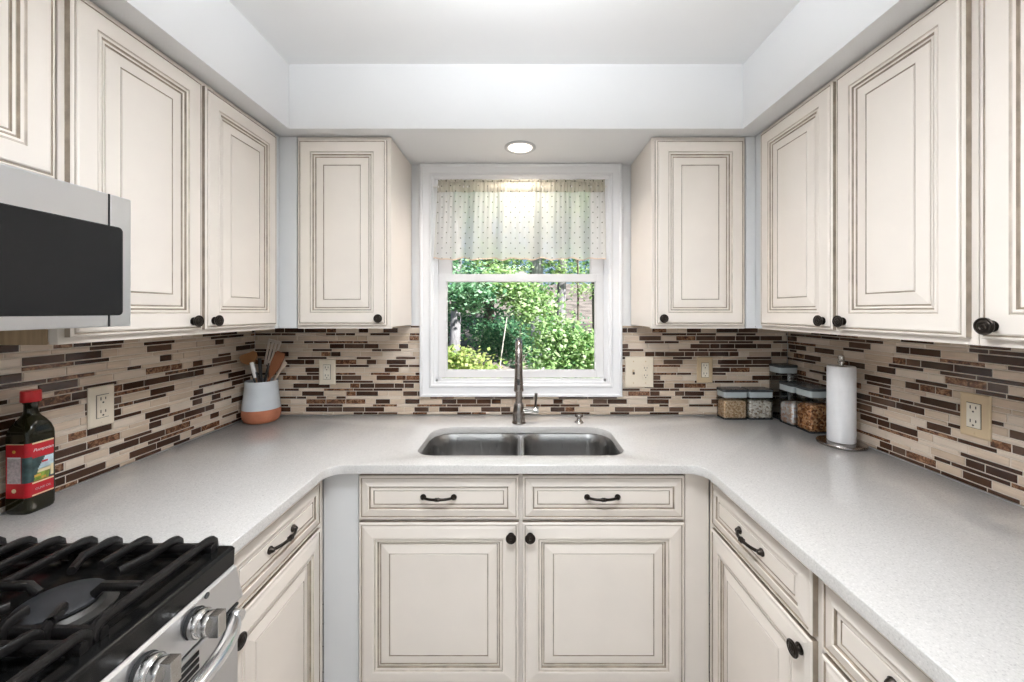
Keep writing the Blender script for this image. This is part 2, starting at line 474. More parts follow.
# ------------------------------------------------------------------ window over the sink
def window():
    root = bpy.data.objects.new('window_1', None); COL.objects.link(root); root.location = (0, YB, WZ0); struct(root)
    tag(root, 'white double-hung window with clear panes above the sink', None)
    X0, X1, H = WX0, WX1, WZ1-WZ0
    # casing: mitred moulding around the opening
    MB().rings(-.515, .515, -.061, ZS-.002-WZ0, [(0, -.007, 0), (0, .021, 0), (.004, .024, 0), (.012, .024, 0), (.016, .019, 0), (.046, .015, 0),
        (.052, .0185, 0), (.058, .0185, 0), (.064, .012, 0), (.0745, .010, 0), (.0745, -.007, 0)], fill=False, back=False).build('window_casing', M['trim'], root, smooth=25)
    j = MB()
    j.box(X0-.011, X0, -.002, .145, 0, H); j.box(X1, X1+.011, -.002, .145, 0, H)
    j.box(X0-.011, X1+.011, -.002, .145, -.011, 0); j.box(X0-.011, X1+.011, -.002, .145, H, H+.011)
    # parting stops
    for x in (X0, X1-.008): j.box(x, x+.008, .004, .018, 0, H)
    j.box(X0, X1, .004, .02, 0, .028)
    j.build('window_jamb', M['trim'], root)
    def sash(y, z0, z1, st, tr, br, name):
        s = MB()
        a, b = X0+.001, X1-.001
        s.rings(a, b, z0, z1, [(0, -.032, 0), (0, 0, 0), (.0, .0, 0)], y=y, fill=False, back=False)
        s.v = []; s.f = []; s.m = []
        s.box(a, a+st, y, y+.032, z0, z1); s.box(b-st, b, y, y+.032, z0, z1)
        s.box(a+st, b-st, y, y+.032, z0, z0+br); s.box(a+st, b-st, y, y+.032, z1-tr, z1)
        # glazing bead
        for x in (a+st, b-st-.005): s.box(x, x+.005, y+.006, y+.026, z0+br, z1-tr)
        s.box(a+st, b-st, y+.006, y+.026, z0+br, z0+br+.004)
        o = s.build(name, M['vinyl'], root, bevel=.002)
        MB().box(a+st+.004, b-st-.004, y+.014, y+.018, z0+br+.003, z1-tr-.001).build('window_pane', M['glass'], o)
        return o
    lo = sash(.022, .030, 1.640-WZ0, .046, .040, .036, 'lower_sash')
    l = MB(); l.box(-.03, .03, .03, .05, 1.6405-WZ0, 1.648-WZ0); l.box(-.012, .018, .033, .047, 1.648-WZ0, 1.655-WZ0)
    l.build('sash_lock', M['vinyl'], lo, bevel=.001)
    sash(.060, 1.602-WZ0, H-.002, .064, .045, .038, 'upper_sash')
    MB().box(X0-.04, X1+.04, .135, .165, -.04, -.012).build('outer_sill', M['vinyl'], root)
window()

# valance
def valance():
    root = thing('valance', 'sheer cream dotted valance hanging over the upper half of the window', 'curtain', (-.006, YB-.043, 1.700))
    Htop, Hp0, Hp1 = .408, .345, .395
    nx = 260
    def edge(t, s): return (-.436+.026*s)*(1-t) + (.431-.006*s)*t       # s 0 bottom .. 1 top
    def wave(t, s):
        a = .011*(1-s)+.004
        return a*math.sin(t*2*PI*6.5+.8) + .5*a*math.sin(t*2*PI*11+2) + .0025*math.sin(t*2*PI*34)*s
    def sheet(za, zb, nz, gather, bot, off=0.0):
        mb = MB(); vs = []; fs = []
        for k in range(nz+1):
            for i in range(nx+1):
                t = i/nx; z = za + (zb-za)*k/nz; s = z/Htop
                y = wave(t, s)
                if gather: y += gather*math.sin(t*2*PI*46 + 2*math.sin(t*17))*(.6+.4*math.sin(t*91)) - .010*math.sin(PI*k/nz)
                zz = z + (bot*(math.sin(t*2*PI*6.5+.8)*.006+.004*math.sin(t*2*PI*11+2)) if k == 0 or bot == 2 else 0)
                vs.append((edge(t, s), y+off, zz))
        for k in range(nz):
            for i in range(nx):
                a = k*(nx+1)+i; fs.append((a, a+1, a+nx+2, a+nx+1))
        mb.add(vs, fs); return mb
    skirt = sheet(.012, Hp0, 14, 0, 1)
    # the two returns that fold back towards the frame
    skirt.build('skirt', M['sheer'], root, smooth=180, recalc=False)
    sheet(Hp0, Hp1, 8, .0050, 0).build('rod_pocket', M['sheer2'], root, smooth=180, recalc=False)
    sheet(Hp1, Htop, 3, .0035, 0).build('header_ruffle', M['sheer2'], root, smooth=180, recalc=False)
    h = MB(); vs = []; fs = []
    for i in range(nx+1):
        t = i/nx; y = wave(t, 0); zz = math.sin(t*2*PI*6.5+.8)*.006+.004*math.sin(t*2*PI*11+2)+.012
        for (dy, dz) in ((-.0025, .001), (-.0025, -.005), (.0025, -.005), (.0025, .001)): vs.append((edge(t, 0), y+dy, zz+dz))
    for i in range(nx):
        for k in range(4):
            a = i*4+k; b = i*4+(k+1) % 4; fs.append((a, b, b+4, a+4))
    h.add(vs, fs); h.build('hem', M['hem'], root)
    for sgn in (-1, 1):
        r = MB(); vs = []
        for k in range(9):
            z = .010 + (Hp1-.010)*k/8; s = z/Htop
            x = edge(0 if sgn < 0 else 1, s)
            t = 0 if sgn < 0 else 1
            for q in range(5):
                f = q/4
                vs.append((x - sgn*.026*f*f*0 + sgn*.003*math.sin(f*PI), wave(t, s) + f*(.020-.0), z))
        fs = [(k*5+q, k*5+q+1, (k+1)*5+q+1, (k+1)*5+q) for k in range(8) for q in range(4)]
        r.add(vs, fs); r.build('side_return', M['sheer2'], root, smooth=180, recalc=False)
    MB().tube([(-.436, .004, .372), (.436, .004, .372)], .006, 10).build('curtain_rod', M['wht'], root, smooth=40)
valance()

# ------------------------------------------------------------------ cabinets
# profile materials: 0 cream, 1 dark glaze, 2 light glaze
UPPER = [(0, 0, 0), (0, .013, 1), (.0025, .0155, 0), (.006, .016, 0), (.0065, .0145, 1), (.0095, .0145, 1), (.0105, .017, 0), (.0135, .019, 0),
         (.052, .019, 0), (.0535, .016, 2), (.0558, .016, 2), (.0575, .018, 0), (.0625, .0175, 0), (.0640, .0125, 1), (.0668, .0125, 1),
         (.0680, .0150, 0), (.0725, .0140, 0), (.0732, .0105, 1), (.0765, .0105, 1), (.0775, .0125, 0), (.108, .0165, 0), (.1088, .0145, 1), (.1114, .0145, 1), (.1125, .0170, 0)]
BASE = [(0, 0, 0), (0, .013, 1), (.0025, .0165, 0), (.0080, .0170, 0), (.0085, .0145, 1), (.0112, .0145, 1), (.0122, .0150, 0), (.020, .0180, 0), (.050, .0225, 0), (.056, .0215, 0),
        (.0575, .0175, 2), (.0600, .0175, 2), (.0615, .0195, 0), (.0665, .0185, 0), (.0680, .0125, 1), (.0710, .0125, 1), (.0720, .0140, 0), (.0745, .0138, 0), (.0752, .0110, 1), (.0780, .0110, 1), (.0790, .0125, 0),
        (.108, .0180, 0), (.1088, .0160, 1), (.1112, .0160, 1), (.1125, .0185, 0)]
DRAWER = [(0, 0, 0), (0, .013, 1), (.0025, .0165, 0), (.0080, .0170, 0), (.0085, .0145, 1), (.0112, .0145, 1), (.0122, .0150, 0), (.036, .0215, 0), (.0375, .0185, 0),
          (.0382, .0130, 1), (.0412, .0130, 1), (.0425, .0150, 0), (.0520, .0160, 0), (.0525, .0135, 1), (.0552, .0135, 1), (.0565, .0165, 0)]

def knob(parent, x, y, z, label=None):
    """round bronze knob whose axis points along -y"""
    k = MB()
    k.lathe([(.0125, 0), (.0125, -.002), (.0075, -.0035), (.0058, -.007), (.0058, -.011), (.0100, -.0125), (.0172, -.0145), (.0186, -.0170), (.0182, -.0190),
             (.0168, -.0198), (.0150, -.0186), (.0128, -.0186), (.0110, -.0200), (.0080, -.0202), (.0066, -.0192), (.0048, -.0192), (.0030, -.0210), (.001, -.0212)], 28, (x, y, z), 0, 'y')
    return k.build('knob', M['bronze'], parent, smooth=35)

def pull(parent, x, y, z):
    p = MB()
    pts = []; rad = []
    n = 20
    for i in range(n+1):
        t = i/n; u = -1+2*t
        px = x + .054*u
        py = y - .006 - .020*(1-abs(u)**2.6)
        pz = z + .002*(1-u*u)
        pts.append((px, py, pz))
        rad.append(.0046 + .0022*math.exp(-(u/.16)**2))
    p.tube(pts, rad, 12)
    for sgn in (-1, 1):
        p.lathe([(.0105, 0), (.0110, -.003), (.0085, -.006), (.0070, -.010), (.0045, -.014), (.001, -.015)], 18, (x+sgn*.054, y, z), 0, 'y')
    for u in (-.09, .09):
        p.lathe([(.005, -.002), (.0080, 0), (.005, .002)], 12, (x+.05*u, y-.0258, z+.002), 0, 'x')
    return p.build('pull', M['bronze'], parent, smooth=40)

def front(root, kind, x0, x1, z0, z1, prof, kx=None, kz=None, hw='knob'):
    d = MB().rings(x0, x1, z0, z1, prof, y=0.0).build(kind, [M['cream'], M['glaze'], M['glazeL']], root)
    h = {id(UPPER): .0192, id(BASE): .0228, id(DRAWER): .0167}[id(prof)]
    if kx is not None:
        if hw == 'knob': knob(d, kx, -h+.0005, kz)
        else: pull(d, kx, -h+.0005, kz)
    return d

def upper(label, loc, rz, w, depth, z0, z1, doors, group=None, wood_end=None):
    """loc = left front bottom corner of the face frame; doors = (x0, x1, knob x) ; knob near the bottom"""
    r = thing('wall_cabinet', label, 'cabinet', (loc[0], loc[1], z0), rz, group)
    H = z1-z0
    b = MB(); b.box(0, w, 0, .020, 0, H, 0); b.box(.001, w-.001, .0203, depth, .006, H-.001, 0)
    b.build('cabinet_body', M['creamB'], r, bevel=.0015)
    if wood_end is not None:
        e = MB(); x = -.0035 if wood_end == 0 else w+.0005
        e.box(x, x+.003, .021, depth, 0, H); e.box(x-.004, x, depth-.055, depth-.03, 0, H)
        e.build('end_panel', M['rawwood'], r)
    for (x0, x1, kx, zz0, zz1) in doors:
        front(r, 'door', x0, x1, zz0, zz1, UPPER, kx, zz0+.028)
    return r

def base(label, loc, rz, w, depth, fronts, group=None):
    r = thing('base_cabinet', label, 'cabinet', (loc[0], loc[1], 0), rz, group)
    b = MB(); b.box(0, w, 0, .020, .10, CB-.001, 0); b.box(.001, w-.001, .0203, depth, .10, .66, 0)
    b.box(.001, .018, .0203, depth, .66, CB-.002, 0); b.box(w-.018, w-.001, .0203, depth, .66, CB-.002, 0)
    b.build('cabinet_body', M['creamB'], r, bevel=.0015)
    MB().box(.002, w-.002, .075, depth, 0, .099).build('toe_kick', M['kick'], r)
    for (kind, x0, x1, z0, z1, kx, kz) in fronts:
        front(r, kind, x0, x1, z0, z1, DRAWER if kind == 'drawer' else BASE, kx, kz, 'pull' if kind == 'drawer' else 'knob')
    return r

R90 = PI/2
Dz0, Dz1, Bz0, Bz1 = .709, .864, .118, .697
# left run faces +X (local x runs towards the back wall)
upper('two-door cream wall cabinet on the left wall beside the microwave', (-1.040, .873), R90, .772, .320, UB, UT,
      [(.013, .379, .340, .016, .808), (.391, .760, .422, .016, .808)], wood_end=0)
upper('short cream wall cabinet directly above the microwave', (-1.040, .127), R90, .741, .320, 1.703, UT,
      [(.012, .364, .332, .034, .477), (.376, .730, .404, .034, .477)])
# back wall
upper('narrow cream wall cabinet left of the window', (-.962, 1.676), 0, .402, .318, UB, UT,
      [(.010, .386, .358, .016, .808)])
upper('narrow cream wall cabinet right of the window', (.562, 1.676), 0, .402, .318, UB, UT,
      [(.014, .392, .042, .016, .808)])
# right run faces -X (local x runs towards the viewer)
upper('two-door cream wall cabinet on the right wall above the paper towels', (1.008, 1.627), -R90, .770, .357, UB, UT,
      [(.013, .386, .352, .016, .808), (.399, .757, .432, .016, .808)])
upper('cream wall cabinet cut off by the right edge of the photo', (1.008, .855), -R90, .720, .357, UB, UT,
      [(.014, .356, .038, .016, .808), (.368, .708, .670, .016, .808)])

def panel(name, label, x0, x1, y0, y1, z0, z1, mat):
    o = MB().box(x0, x1, y0, y1, z0, z1).build(name, mat, bevel=.001)
    return tag(o, label, 'filler panel')
def upper_filler(label, x0, x1, yc, sg):
    m = MB(); m.box(x0, x1, 1.670, 1.690, UB+.002, UT)
    m.box(x1 if sg < 0 else x0, (x1 if sg < 0 else x0)+sg*-.02, yc, 1.6695, UB+.002, UT)
    tag(m.build('corner_filler', M['filler'], bevel=.001), label, 'filler panel')
upper_filler('white vertical filler strip between the left wall cabinets and the back wall cabinet', -1.0385, -.9635, 1.6465, 1)
upper_filler('white vertical filler strip in the right corner between the upper cabinets', .9655, 1.0065, 1.6285, -1)
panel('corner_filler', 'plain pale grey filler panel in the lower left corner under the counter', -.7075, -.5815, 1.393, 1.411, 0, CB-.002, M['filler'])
panel('corner_filler', 'plain beige filler panel in the lower right corner under the counter', .5865, .6735, 1.393, 1.411, 0, CB-.002, M['creamB'])

base('cream sink base cabinet with two drawer fronts and two doors under the window', (-.580, 1.395), 0, 1.165, .590,
     [('drawer', .005, .572, Dz0, Dz1, .288, .789), ('drawer', .585, 1.160, Dz0, Dz1, .868, .789),
      ('door', .005, .572, Bz0, Bz1, .545, .654), ('door', .585, 1.160, Bz0, Bz1, .612, .654)])
base('cream base cabinet with one drawer between the range and the left corner', (-.709, .893), R90, .498, .640,
     [('drawer', .010, .455, Dz0, Dz1, .233, .789), ('door', .010, .455, Bz0, Bz1, .038, .658)])
base('cream base cabinet nearest the corner in the right-hand run', (.675, 1.391), -R90, .521, .680,
     [('drawer', .042, .508, Dz0, Dz1, .275, .789), ('door', .042, .508, Bz0, Bz1, .480, .658)])
base('cream base cabinet at the bottom right edge of the photo', (.675, .868), -R90, .478, .680,
     [('drawer', .014, .465, Dz0, Dz1, .235, .789), ('door', .014, .465, Bz0, Bz1, .437, .658)])
base('cream base cabinet at the near end of the right-hand run, outside the photo', (.675, .388), -R90, .730, .680,
     [('drawer', .014, .358, Dz0, Dz1, .186, .789), ('drawer', .372, .716, Dz0, Dz1, .544, .789),
      ('door', .014, .358, Bz0, Bz1, .330, .658), ('door', .372, .716, Bz0, Bz1, .400, .658)])

# ------------------------------------------------------------------ countertop (U shape with rounded inner corners and a sink cut-out)
def arc(cx, cy, r, a0, a1, n=10):
    return [(cx+r*math.cos(a0+(a1-a0)*i/n), cy+r*math.sin(a0+(a1-a0)*i/n)) for i in range(n+1)]

def sink_outline(hx, y0, y1, rb, rf, n=12, cx=-.001):
    """rounded rectangle: big radii at the back, small in front"""
    p = []
    p += arc(cx+hx-rf, y0+rf, rf, -PI/2, 0, n)
    p += arc(cx+hx-rb, y1-rb, rb, 0, PI/2, n)
    p += arc(cx-hx+rb, y1-rb, rb, PI/2, PI, n)
    p += arc(cx-hx+rf, y0+rf, rf, PI, 1.5*PI, n)
    return p

def loft(mb, loops, closed=True, mat=0, cap=None):
    o = len(mb.v); n = len(loops[0])
    for L in loops: mb.v += [tuple(q) for q in L]
    for i in range(len(loops)-1):
        for k in range(n):
            a = o+i*n+k; b = o+i*n+(k+1) % n
            mb.f.append((a, b, b+n, a+n)); mb.m.append(mat)
    if cap:
        mb.f.append(tuple(o+(len(loops)-1)*n+k for k in range(n))); mb.m.append(mat)

def fill_plate(outlines, z):
    bm = bmesh.new(); es = []
    for L in outlines:
        vs = [bm.verts.new((x, y, z)) for x, y in L]
        for i in range(len(vs)): es.append(bm.edges.new((vs[i], vs[(i+1) % len(vs)])))
    bmesh.ops.triangle_fill(bm, use_beauty=True, use_dissolve=False, edges=es)
    bm.verts.index_update()
    v = [tuple(a.co) for a in bm.verts]; f = [tuple(x.index for x in a.verts) for a in bm.faces]
    bm.free(); return v, f

def counter():
    ex0, ex1, ey, R = -.664, .630, 1.348, .055
    g = .0015
    O = [(XL+g, .890), (ex0, .890)]
    O += arc(ex0+R, ey-R, R, PI, PI/2, 8)
    O += arc(ex1-R, ey-R, R, PI/2, 0, 8)
    O += [(ex1, -.345), (XR-g, -.345), (XR-g, YB-g), (XL+g, YB-g)]
    Hh = sink_outline(.396, 1.440, 1.797, .105, .07)
    def inset(L, d):      # offset a closed loop inward (counter-clockwise sense resolved by area)
        A = sum(L[i][0]*L[(i+1) % len(L)][1]-L[(i+1) % len(L)][0]*L[i][1] for i in range(len(L)))
        sgn = 1 if A > 0 else -1
        out = []
        for i in range(len(L)):
            a, b, c = Vector(L[i-1]), Vector(L[i]), Vector(L[(i+1) % len(L)])
            d1 = (b-a); d2 = (c-b)
            if d1.length < 1e-7: d1 = d2
            if d2.length < 1e-7: d2 = d1
            n1 = Vector((-d1.y, d1.x)).normalized()*sgn; n2 = Vector((-d2.y, d2.x)).normalized()*sgn
            nn = (n1+n2)
            nn = nn/ max(.35, nn.length_squared)*2
            out.append(tuple(b+nn*d))
        return out
    def clean(L):
        r = []
        for p in L:
            if not r or (Vector(p)-Vector(r[-1])).length > 1e-5: r.append(p)
        return r
    O = clean(O); Hh = clean(Hh)
    mb = MB(); e = .003
    Oi = inset(O, e); Ho = inset(Hh, -e)
    v, f = fill_plate([Oi, Ho], CT); mb.add(v, f)
    v, f = fill_plate([O, Hh], CB); mb.add(v, f)
    for a, b in ((Oi, O), (Ho, Hh)):
        q = [tuple(Vector(x).lerp(Vector(y), .7)) for x, y in zip(a, b)]
        loft(mb, [[(x, y, CT) for x, y in a], [(x, y, CT-e*.3) for x, y in q], [(x, y, CT-e) for x, y in b], [(x, y, CB) for x, y in b]])
    o = mb.build('countertop', M['quartz'])
    bm = bmesh.new(); bm.from_mesh(o.data); bmesh.ops.remove_doubles(bm, verts=bm.verts, dist=1e-6)
    bmesh.ops.recalc_face_normals(bm, faces=bm.faces); bm.to_mesh(o.data); bm.free()
    for p in o.data.polygons: p.use_smooth = True
    o.data.set_sharp_from_angle(angle=math.radians(50))
    tag(o, 'speckled pale grey quartz worktop running in a U around the kitchen', 'countertop')
counter()

def sink():
    r = thing('kitchen_sink', 'stainless steel double-bowl sink set under the worktop below the window', 'sink', (-.001, 1.618, CB-.002))
    def bowl(x0, x1, name):
        mb = MB()
        y0, y1 = -.186, .186
        cx = (x0+x1)/2; hx = (x1-x0)/2
        def loop(ins, z, rb, rf):
            rb = max(.01, rb); rf = max(.01, rf)
            outer_r = (x0 < 0)
            p = []
            rl_b, rr_b = (rb, .085) if outer_r else (.085, rb)
            rl_f, rr_f = (rf, .045) if outer_r else (.045, rf)
            h = hx-ins; a, b = y0+ins, y1-ins
            p += arc(cx+h-rr_f, a+rr_f, rr_f, -PI/2, 0, 10)
            p += arc(cx+h-rr_b, b-rr_b, rr_b, 0, PI/2, 10)
            p += arc(cx-h+rl_b, b-rl_b, rl_b, PI/2, PI, 10)
            p += arc(cx-h+rl_f, a+rl_f, rl_f, PI, 1.5*PI, 10)
            return [(x, y, z) for x, y in p]
        L = [loop(-.012, 0, .115, .085), loop(-.004, 0, .110, .08), loop(0, -.004, .105, .075), loop(.004, -.05, .105, .075), loop(.010, -.165, .10, .07), loop(.016, -.185, .095, .068), loop(.030, -.200, .085, .06), loop(.055, -.206, .06, .05)]
        loft(mb, L, cap=True)
        o = mb.build(name, M['sinksteel'], r, smooth=50)
        d = MB(); d.lathe([(.045, -.2055), (.043, -.203), (.036, -.2045), (.030, -.209), (.004, -.2095)], 28, (cx, .02, 0))
        d.build('drain', M['chrome'], o, smooth=40)
    bowl(-.402, -.014, 'left_bowl'); bowl(.014, .402, 'right_bowl')
    dv = MB(); pts = []
    for i in range(41):
        y = -.186+.372*i/40; wd = .0125
        for rr, edge, sg in ((.080, .186, 1), (.042, -.186, -1)):
            q = (y-(edge-sg*rr))*sg
            if q > 0: wd += rr-math.sqrt(max(0, rr*rr-q*q))
        pts.append((wd, y))
    ol = pts+[(-a, b_) for a, b_ in reversed(pts)]
    loft(dv, [[(x*.8, y, -.020) for x, y in ol], [(x, y, -.010) for x, y in ol], [(x*.98, y, -.0065) for x, y in ol], [(x*.85, y, -.004) for x, y in ol]], cap=True)
    dv.build('divider', M['steel'], r, smooth=40)
sink()

def faucet():
    r = thing('kitchen_faucet', 'tall nickel gooseneck pull-down faucet behind the sink', 'faucet', (-.010, 1.856, CT+.0005))
    MB().lathe([(.033, 0), (.0335, .003), (.032, .006), (.0305, .012), (.0285, .050), (.0235, .088), (.0205, .094), (.0185, .098)], 32).build('faucet_base', M['nickel'], r, smooth=40)
    pts = [(0, 0, .098), (0, 0, .2), (0, 0, .325)]
    for i in range(1, 15):
        a = PI*i/14
        pts.append((0, -.082+.082*math.cos(a), .325+.075*math.sin(a)))
    pts.append((0, -.164, .31))
    MB().tube(pts, .0165, 20).build('spout', M['nickel'], r, smooth=50)
    s = MB(); s.lathe([(.0155, .310), (.0170, .306), (.0172, .29), (.0180, .245), (.0205, .205), (.0215, .198), (.0215, .186), (.019, .184), (.004, .1835)], 28, (0, -.164, 0))
    sp = s.build('spray_head', M['nickel'], r, smooth=40)
    MB().box(-.0055, .0055, -.1875, -.182, .215, .240).build('spray_button', M['silic'], sp, bevel=.002)
    h = MB()
    h.lathe([(.0150, .015), (.0150, .060), (.0165, .064), (.0170, .088), (.0160, .0935), (.003, .094)], 24, (0, 0, .058), 0, 'x')
    hb = h.build('valve', M['chrome'], r, smooth=40)
    MB().tube([(.078, 0, .070), (.080, -.002, .098), (.082, -.006, .142)], [.0052, .0055, .0075], 14).build('lever', M['nickel'], hb, smooth=50)
faucet()
def air_gap():
    r = thing('soap_pump', 'small round metal fitting on the worktop right of the faucet', 'fitting', (.277, 1.855, CT+.0005))
    MB().lathe([(.021, 0), (.0215, .003), (.019, .007), (.0125, .011), (.0105, .020)], 28).build('base', M['chrome'], r, smooth=40)
    MB().lathe([(.0095, .0202), (.0105, .026), (.0190, .030), (.0195, .036), (.017, .040), (.003, .042)], 28).build('cap', M['nickel'], r, smooth=40)
air_gap()

# ------------------------------------------------------------------ gas range
def rbar(mb, pts, w, h, mat=0):
    """rectangular bar with a rounded look swept along pts (z up)"""
    pts = [Vector(p) for p in pts]; vs = []
    ring = [(-1, -.6), (-.6, -1), (.6, -1), (1, -.6), (1, .5), (.55, 1), (-.55, 1), (-1, .5)]
    for i, p in enumerate(pts):
        t = pts[min(i+1, len(pts)-1)]-pts[max(i-1, 0)]; t.normalize()
        side = Vector((t.y, -t.x, 0))
        if side.length < 1e-4: side = Vector((1, 0, 0))
        side.normalize(); up = side.cross(t)
        if up.z < 0: up = -up
        for a, b in ring: vs.append(p+side*a*w/2+up*b*h/2)
    n = len(ring); fs = []
    for i in range(len(pts)-1):
        for k in range(n):
            a = i*n+k; b = i*n+(k+1) % n; fs.append((a, b, b+n, a+n))
    fs.append(tuple(range(n))[::-1]); fs.append(tuple((len(pts)-1)*n+k for k in range(n)))
    mb.add(vs, fs, mat)

def gas_range():
    X0, Y0, W = -1.350, .127, .758          # back-left corner, near end, width along Y
    r = thing('gas_range', 'stainless gas range with black cooktop in the lower left corner', 'stove', (-.99, Y0+W/2, 0))
    ox, oy = -.99, Y0+W/2
    def B(x0, x1, y0, y1, z0, z1): return (x0-ox, x1-ox, y0-oy, y1-oy, z0, z1)
    Y1 = Y0+W
    b = MB(); b.box(*B(X0, -.675, Y0+.002, Y1-.002, .06, .872)); b.build('range_body', M['grey'], r, bevel=.003)
    f = MB(); f.box(*B(X0+.03, -.72, Y0+.03, Y1-.03, 0, .06)); f.build('plinth', M['dark'], r)
    # cooktop tray with raised rim
    t = MB()
    def loop(x0, x1, y0, y1, z): return [(x0-ox, y0-oy, z), (x1-ox, y0-oy, z), (x1-ox, y1-oy, z), (x0-ox, y1-oy, z)]
    loft(t, [loop(X0, -.652, Y0, Y1, .8725), loop(X0, -.650, Y0, Y1, .910), loop(X0+.004, -.654, Y0+.003, Y1-.003, .916), loop(X0+.02, -.690, Y0+.010, Y1-.010, .917),
             loop(X0+.03, -.698, Y0+.017, Y1-.017, .908), loop(X0+.04, -.705, Y0+.022, Y1-.022, .900)], cap=True)
    t.f.append((3, 2, 1, 0)); t.m.append(0)
    t.build('cooktop', M['black'], r, bevel=.002)
    # control panel, slightly raked
    p = MB()
    loft(p, [loop(-.700, -.636, Y0, Y1, .797), loop(-.700, -.633, Y0, Y1, .802), loop(-.700, -.6475, Y0, Y1, .866), loop(-.700, -.653, Y0, Y1, .8715)], cap=True)
    p.f.append((3, 2, 1, 0)); p.m.append(0)
    cp = p.build('control_panel', M['steel'], r)
    # small badge dot above the knob
    MB().lathe([(.006, 0), (.006, .0016), (.001, .002)], 18, (-.6465-ox, .800-oy, .863), 0, 'x').build('indicator_mark', M['grey'], cp)
    d = MB(); d.box(*B(-.7005, -.676, Y0+.004, Y1-.004, .782, .796)); d.build('panel_gap', M['dark'], r)
    # oven door
    dm = MB(); dm.box(*B(-.690, -.640, Y0+.004, Y1-.004, .205, .786)); door = dm.build('oven_door', M['steel'], r, bevel=.004)
    MB().box(*B(-.6405, -.638, Y0+.11, Y1-.11, .32, .64)).build('oven_window', M['bglass'], door, bevel=.001)
    v = MB()
    for k in range(6):
        z = .771-.0135*k; v.box(*B(-.6403, -.6385, .600, .772, z-.0042, z+.0042))
    v.build('vent_slots', M['dark'], door)
    v = MB(); v.box(*B(-.6405, -.6330, .836, .872, .791, .796)); v.build('latch_slot', M['dark'], r)
    h = MB(); pts = []
    for i in range(25):
        u = -1+2*i/24
        pts.append((-.636+.058*(1-abs(u)**6)-ox, Y0+W/2+.350*u-oy, .778))
    h.tube(pts, [.0165 if 1 < i < 23 else .015 for i in range(25)], 16, flat=.75)
    for s_ in (-1, 1): h.tube([(-.641-ox, s_*.350, .778), (-.615-ox, s_*.347, .778)], .014, 14)
    h.build('oven_handle', M['steelH'], door, smooth=50)
    dr = MB(); dr.box(*B(-.690, -.642, Y0+.004, Y1-.004, .068, .198)); dr.build('storage_drawer', M['steel'], r, bevel=.004)
    # knobs
    for yk in (.764, .662, .506, .350, .250):
        k = MB(); c = (-.6425-ox, yk-oy, .835)
        k.lathe([(.0265, -.004), (.0280, .002), (.0272, .006)], 32, c, 1, 'x')
        k.lathe([(.0250, .004), (.0262, .009), (.0258, .018), (.0235, .021), (.0215, .0225), (.0225, .027), (.0222, .035), (.0205, .038), (.003, .0385)], 32, c, 0, 'x')
        # grip ridge
        k.box(c[0]+.036, c[0]+.056, c[1]-.0105, c[1]+.0105, c[2]-.0215, c[2]+.0215, 0)
        k.build('control_knob', [M['knobsteel'], M['dark']], r, smooth=35, bevel=.001)
    # burners
    for (bx, by, br) in ((-.835, .705, .052), (-1.165, .705, .040), (-.835, .506, .045), (-1.165, .506, .036), (-.835, .300, .052), (-1.165, .300, .040)):
        q = MB(); c = (bx-ox, by-oy, .900)
        q.lathe([(br*1.45, 0), (br*1.45, .003), (br*1.15, .006), (br*1.05, .014), (br*.9, .016)], 36, c)
        bo = q.build('burner', M['alum'], r, smooth=40)
        q = MB(); q.lathe([(br*1.02, .0162), (br*1.12, .019), (br*1.12, .024), (br*1.04, .0265), (br*.4, .0275), (br*.02, .0275)], 36, c)
        q.build('burner_cap', M['cap'], bo, smooth=40)
    # grates: three sections across the width
    zt = .943; w, hh = .0125, .016
    for (ya, yb, cy) in ((.622, .872, .715), (.394, .618, .506), (.140, .390, .300)):
        gr = MB()
        xf, xb = -.684, -1.315
        P = lambda x, y, z: (x-ox, y-oy, z)
        # lower frame bars along X
        for y in (ya+.012, yb-.014): rbar(gr, [P(xb, y, zt-.019), P(xf+.006, y, zt-.019)], .013, .020)
        # feet
        for x in (xb+.01, xf-.01, (xf+xb)/2):
            for y in (ya+.012, yb-.014): gr.box(x-ox-.007, x-ox+.007, y-oy-.006, y-oy+.006, .9003, zt-.02)
        def ybar(x, y0, y1, tip0=True, tip1=True):
            pts = []
            if tip0: pts += [P(x, y0, zt-.026), P(x, y0+.002, zt-.010), P(x, y0+.010, zt-.002), P(x, y0+.022, zt)]
            else: pts += [P(x, y0, zt)]
            if tip1: pts += [P(x, y1-.022, zt), P(x, y1-.010, zt-.002), P(x, y1-.002, zt-.010), P(x, y1, zt-.026)]
            else: pts += [P(x, y1, zt)]
            rbar(gr, pts, w, hh)
        def finger(a, c_, drop=.014):
            a = Vector(a); c_ = Vector(c_); m_ = a.lerp(c_, .82)
            rbar(gr, [P(a.x, a.y, zt), P(m_.x, m_.y, zt), P(c_.x, c_.y, zt-drop)], w, hh)
        ybar(-.687, ya, yb); ybar(-1.308, ya, yb)
        ybar(-.958, ya, yb); ybar(-1.030, ya, yb)
        for bx in (-.835, -1.165):
            for dx in (-.067, 0, .070):
                x = bx+dx
                
                if abs(dx) < .01:
                    ybar(x, cy+.058, yb, False, True); ybar(x, ya, cy-.058, True, False)
                    continue
                if abs(dx) < .08:
                    sg = 1 if dx > 0 else -1
                    # bar that bends in towards the burner
                    for (yy, s2, far) in ((yb, 1, True), (ya, -1, False)):
                        yk = cy+s2*.085
                        pts = [P(x, yy, zt-.026), P(x, yy-s2*.002, zt-.010), P(x, yy-s2*.010, zt-.002), P(x, yy-s2*.022, zt), P(x, yk, zt), P(x-sg*.022, cy+s2*.046, zt-.004)]
                        rbar(gr, pts, w, hh)
                else:
                    ybar(x, ya, yb)
